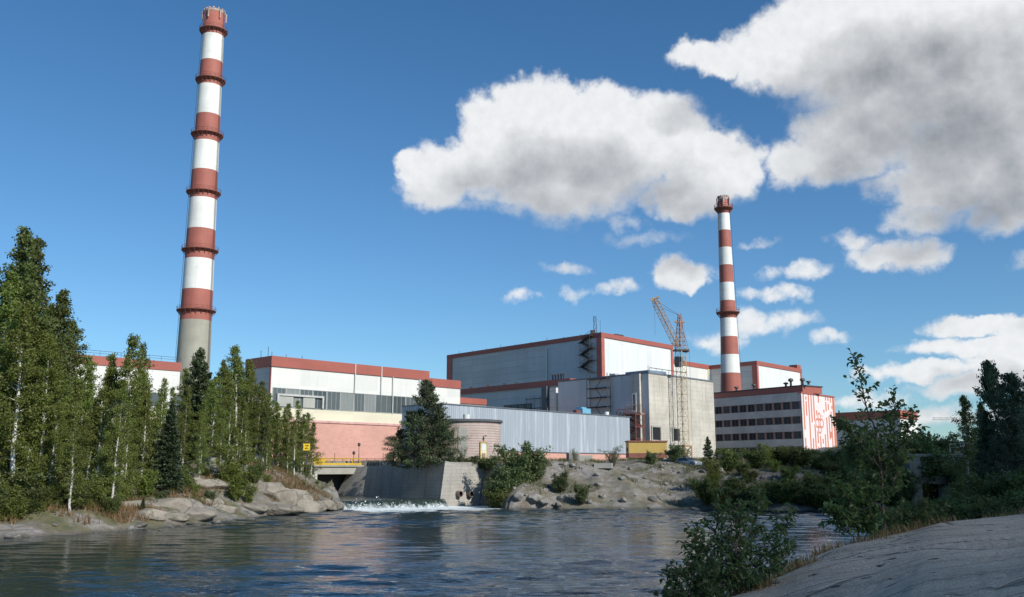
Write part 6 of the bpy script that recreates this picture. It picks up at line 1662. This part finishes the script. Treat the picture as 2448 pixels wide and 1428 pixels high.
for (k, v, px, py, Y, w) in (('dark', 1, 2440, 1120, 60, 1.2), ('dark', 2, 2390, 1125, 62, 1.2), ('dark', 0, 2340, 1140, 66, 1.2), ('dark', 1, 2300, 1195, 70, 1.4), ('dark', 2, 2250, 1205, 66, 1.4), ('dark', 0, 2215, 1200, 72, 1.3), ('dark', 0, 2370, 1185, 52, 1.4), ('dark', 1, 2330, 1195, 55, 1.5), ('dark', 2, 2430, 1180, 48, 1.4), ('dark', 1, 2270, 1190, 78, 1.3), ('dark', 0, 2180, 1215, 60, 1.2), ('dark', 2, 2140, 1230, 56, 1.2), ('dark', 1, 2470, 1170, 52, 1.4), ('dark', 2, 2320, 1160, 80, 1.2)):
    B(k, v, px, py, Y, 'dark scrubby bush on the near right bank behind the bare rock', w, GN)

# far woods behind the site (closing the gaps on the skyline)
GF = 'distant trees behind the plant'
for k in range(14):
    px = 1930 + k * 42; T('pine' if k % 3 else 'aspen', k % 3, px, 1062 - 10 * (k % 4), 330 + 12 * (k % 5), 'distant dark tree on the skyline behind the right embankment', GF, base=6.5)

# ------------------------------------------------------------------ foreground saplings with real leaves
def leaf6(C, dirv, size, rg, droop=.25):
    """folded leaves: 2 quads each, along dirv"""
    n = len(C); a = dirv / np.linalg.norm(dirv, axis=1)[:, None]
    b = np.cross(a, rg.normal(0, .5, (n, 3)) + np.array([0, 0, 1.])); b /= np.linalg.norm(b, axis=1)[:, None]; nn_ = np.cross(b, a)
    s = size * rg.uniform(.7, 1.25, n)[:, None]
    base = C; tip = C + a * s - np.array([0, 0, 1]) * s * droop
    m1 = C + a * s * .33 + nn_ * s * .03; m2 = C + a * s * .72 - np.array([0, 0, 1]) * s * droop * .5
    L1 = m1 + b * s * .27 + nn_ * s * .09; R1 = m1 - b * s * .27 + nn_ * s * .09; L2 = m2 + b * s * .20 + nn_ * s * .06; R2 = m2 - b * s * .20 + nn_ * s * .06
    V = np.stack([base, L1, L2, tip, R2, R1], 1).reshape(-1, 3)
    k = np.arange(n)[:, None] * 6
    F = np.concatenate([k + np.array([[0, 1, 2, 3]]), k + np.array([[0, 3, 4, 5]])])
    return V, F
def sapling(seed, stems, twig_n, leaf, per, tl, lowest=.1):
    """stems: list of polylines (np arrays)"""
    rg = np.random.default_rng(seed); segs = []; C = []; D = []
    for P, r in stems:
        P = np.array(P, float); m = len(P); ti = np.linspace(0, m - 1, m * 5); fine = np.stack([np.interp(ti, np.arange(m), P[:, i]) for i in range(3)], 1)
        fine[1:-1] += rg.normal(0, .012, (len(fine) - 2, 3)); L = len(fine)
        for i in range(L - 1): segs.append((fine[i], fine[i + 1], r * (1 - i / L) + .003, r * (1 - (i + 1) / L) + .003))
        for k in range(twig_n):
            u = lowest + (1 - lowest) * (k + rg.random()) / twig_n; p = np.array([np.interp(u * (L - 1), np.arange(L), fine[:, i]) for i in range(3)])
            th = k * 2.4 + rg.normal(0, .5); l = tl * (1.15 - .85 * u) * rg.uniform(.6, 1.3); el = .45 + .5 * u + rg.normal(0, .2)
            d = np.array([math.cos(th) * math.cos(el), math.sin(th) * math.cos(el), math.sin(el)])
            pts = [p]
            for i in range(4): pts.append(pts[-1] + d * l / 4); d = d + rg.normal(0, .15, 3) - np.array([0, 0, .06]); d /= np.linalg.norm(d)
            for i in range(4): segs.append((pts[i], pts[i + 1], .006 * (1 - i / 5) + .002, .006 * (1 - (i + 1) / 5) + .002))
            pos = np.array(pts); mm = max(5, int(per * l / tl)); uu = rg.uniform(.12, 1.0, mm)
            q = np.stack([np.interp(uu * 4, np.arange(5), pos[:, i]) for i in range(3)], 1) + rg.normal(0, .03, (mm, 3))
            dd = rg.normal(0, .8, (mm, 3)) + d * .8 + (q - p) * .8; C.append(q); D.append(dd)
    V, F = leaf6(np.concatenate(C), np.concatenate(D), leaf, rg)
    return tubes_np(segs, 6), (V, F)
def fore(name, label, base, stems, seed, twig_n, leaf, per, tl, lowest=.1, cat='bush'):
    root = thing(name, label, cat, base, 'leafy growth at the edge of the bare rock')
    (tv, tf), (lv, lf) = sapling(seed, stems, twig_n, leaf, per, tl, lowest)
    b = np.array(base); link_mesh('stems' if cat == 'bush' else 'trunk', np_mesh('stems', tv - b, 4, M_BARK, True, tf), root); link_mesh('foliage' if cat == 'bush' else 'crown', np_mesh('leaves', lv - b, 4, L_FORE, False, lf), root)
a3 = lambda px, py, Y: list(at(px, py, Y)[:])
fore('sapling', 'tall leafy sapling rising above the office block roofline at right', a3(2118, 1310, 18.6),
     [([a3(2118, 1310, 18.6), a3(2112, 1230, 18.6), a3(2105, 1130, 18.6), a3(2095, 1040, 18.6), a3(2068, 960, 18.5), a3(2055, 900, 18.5), a3(2046, 852, 18.5)], .03),
      ([a3(2108, 1160, 18.6), a3(2125, 1080, 18.8), a3(2140, 1010, 18.9), a3(2135, 945, 18.9)], .016), ([a3(2104, 1120, 18.6), a3(2060, 1070, 18.3), a3(2030, 1030, 18.1), a3(2000, 1022, 18.0)], .012),
      ([a3(2112, 1200, 18.6), a3(2150, 1120, 18.7), a3(2168, 1050, 18.8), a3(2178, 985, 18.8)], .014), ([a3(2110, 1220, 18.6), a3(2060, 1150, 18.9), a3(2035, 1100, 19), a3(2030, 1060, 19)], .012)], 21, 40, .105, 19, .60, .14, 'tree')
fore('bush', 'dark leafy shrub hanging over the water left of the tall sapling', a3(2060, 1312, 18.0),
     [([a3(2060, 1312, 18.0), a3(2045, 1250, 18), a3(2020, 1190, 18), a3(1990, 1150, 18)], .016), ([a3(2060, 1312, 18.0), a3(2040, 1230, 18.2), a3(2050, 1150, 18.3), a3(2060, 1090, 18.4)], .016),
      ([a3(2055, 1310, 18.0), a3(2010, 1250, 17.8), a3(1985, 1220, 17.7)], .010), ([a3(2060, 1312, 18.0), a3(2085, 1240, 18), a3(2080, 1160, 18)], .012)], 22, 28, .10, 26, .45, .22)
fore('bush', 'tall dark leafy shrub in the lower right, growing at the bedrock edge', a3(1730, 1440, 13.4),
     [([a3(1730, 1440, 13.4), a3(1722, 1370, 13.5), a3(1715, 1290, 13.6), a3(1712, 1200, 13.6)], .02), ([a3(1735, 1440, 13.4), a3(1770, 1350, 13.7), a3(1800, 1260, 13.8), a3(1815, 1180, 13.9)], .02),
      ([a3(1740, 1440, 13.4), a3(1820, 1350, 13.9), a3(1870, 1280, 14.1), a3(1890, 1225, 14.2)], .016), ([a3(1728, 1440, 13.4), a3(1690, 1380, 13.3), a3(1668, 1320, 13.2), a3(1662, 1265, 13.2)], .014),
      ([a3(1735, 1440, 13.4), a3(1760, 1340, 13.3), a3(1765, 1260, 13.3), a3(1755, 1215, 13.3)], .016), ([a3(1750, 1430, 13.4), a3(1840, 1370, 14.0), a3(1900, 1310, 14.4)], .012)], 23, 32, .086, 21, .42, .10)
fore('bush', 'low leafy shrub reaching over the water at the bottom of the picture', a3(1670, 1465, 12.4),
     [([a3(1670, 1465, 12.4), a3(1640, 1420, 12.3), a3(1612, 1385, 12.2), a3(1595, 1372, 12.2)], .012), ([a3(1675, 1465, 12.4), a3(1660, 1400, 12.4), a3(1650, 1350, 12.5)], .012), ([a3(1680, 1465, 12.4), a3(1700, 1400, 12.5), a3(1705, 1340, 12.6)], .012), ([a3(1665, 1470, 12.4), a3(1630, 1440, 12.1), a3(1605, 1425, 12.0)], .010)], 24, 22, .08, 20, .36, .12)
fore('bush', 'small leafy shrub against the rock edge between the tall shrub and the sapling', a3(2180, 1290, 19.2),
     [([a3(2180, 1292, 19.2), a3(2170, 1250, 19.2), a3(2150, 1210, 19.2)], .012), ([a3(2185, 1292, 19.2), a3(2200, 1240, 19.3), a3(2210, 1200, 19.3)], .012), ([a3(2160, 1296, 19.0), a3(2130, 1260, 19), a3(2120, 1230, 19)], .010), ([a3(2200, 1290, 19.3), a3(2240, 1245, 19.6), a3(2260, 1215, 19.8)], .010)], 25, 22, .09, 20, .42, .1)

# ------------------------------------------------------------------ ground cover (uncountable)
def scatter_leaves(name, label, mat, pts, leaf, sx, asp=.5, seed=1, axis=None):
    rg = np.random.default_rng(seed); V, F = leaves_np(pts, leaf, rg, asp, 0, axis)
    tag(link_mesh(name, np_mesh(name, V, 4, mat, False, F)), label, None, None, 'stuff')
rg = np.random.default_rng(9)
# undergrowth on the wooded bank
X = rg.uniform(-75, -18, 26000); Y = rg.uniform(60, 150, 26000); d = sdist(RIVER, X, Y)
k = (d > 3.2) & (d < 45) & (fbm(X / 5, Y / 5, 61, 4) > -.06 - np.clip((d - 5) / 60, 0, .14) + .22 * sst(-36, -28, X)) & (sdist(CH, X, Y) > 1)
X, Y = X[k], Y[k]; Z = HT(X, Y)
n = len(X); rep = 5
P = np.repeat(np.stack([X, Y, Z], -1), rep, 0) + np.stack([rg.normal(0, .28, n * rep), rg.normal(0, .28, n * rep), np.abs(rg.normal(0, .34, n * rep))], -1)
scatter_leaves('undergrowth', 'low green undergrowth beneath the birch wood', L_BIRCHD, P, .26, 0, .5, 4)
# dry grass on the strips above the waterline, and sparse weeds on the mound
def grass(name, label, mat, X, Y, h, seed):
    rg = np.random.default_rng(seed); Z = HT(X, Y); n = len(X)
    lean = rg.normal(0, .35, (n, 2)); hh = h * rg.uniform(.5, 1.3, n); w = .035 * rg.uniform(.7, 1.4, n); th = rg.uniform(0, 6.28, n)
    B0 = np.stack([X, Y, Z - .03], -1); wv = np.stack([np.cos(th) * w, np.sin(th) * w, 0 * w], -1); tip = B0 + np.stack([lean[:, 0] * hh, lean[:, 1] * hh, hh], -1)
    V = np.stack([B0 - wv, B0 + wv, tip], 1).reshape(-1, 3)
    tag(link_mesh(name, np_mesh(name, V, 3, mat, False, np.arange(n * 3).reshape(-1, 3))), label, None, None, 'stuff')
L_DRY = leafmat('dry_grass_blades', (.20, .125, .05), (.30, .20, .09), .3)
L_WEED = leafmat('weed_blades', (.11, .12, .045), (.17, .17, .07), .3)
X = rg.uniform(-70, -18, 110000); Y = rg.uniform(64, 122, 110000); d = sdist(RIVER, X, Y)
k = (d > .9) & (d < 9) & (fbm(X / 3.5, Y / 3.5, 66, 4) > -.02 + np.abs(d - 3.5) * .014)
grass('dry_grass', 'tawny dry grass on the left bank above the stones', L_DRY, X[k], Y[k], .65, 5)
X = rg.uniform(-6, 52, 50000); Y = rg.uniform(112, 150, 50000); d = sdist(RIVER, X, Y)
k = (d > .8) & (fbm(X / 2.6, Y / 2.6, 68, 4) > .07 - .16 * (X > 24))
grass('weeds', 'sparse weeds growing over the rubble mound', L_WEED, X[k], Y[k], .5, 6)

# tufts in the joints of the bare rock
gv = G[int(NVr * .42):int(NVr * .62)].reshape(-1, 3); gx, gy = gv[:, 0], gv[:, 1]
cl = fbm(gx / 1.1 + gy / 5, gy / .5, 171, 3); rowi = np.repeat(np.arange(int(NVr * .62) - int(NVr * .42)), NUr + 1) + int(NVr * .42); edge_ = (np.abs(rowi - NVr * .5 + 3) < 5) & (gx < 8.2)
sel = gv[((cl > .13) | (edge_ & (cl > .03))) & (gx > 2)]
rg = np.random.default_rng(31); sel = np.repeat(sel, 4, 0); n = len(sel); hh = rg.uniform(.05, .22, n); w = rg.uniform(.006, .014, n); th = rg.uniform(0, 6.28, n)
B0 = sel + np.stack([rg.normal(0, .06, n), rg.normal(0, .06, n), np.full(n, -.02)], -1); wv = np.stack([np.cos(th) * w, np.sin(th) * w, 0 * w], -1)
tip = B0 + np.stack([rg.normal(0, .05, n), rg.normal(0, .05, n), hh], -1)
tag(link_mesh('rock_grass', np_mesh('rock_grass', np.stack([B0 - wv, B0 + wv, tip], 1).reshape(-1, 3), 3, L_DRY, False, np.arange(n * 3).reshape(-1, 3))), 'thin dry grass tufts in the joints of the foreground bedrock', None, None, 'stuff')
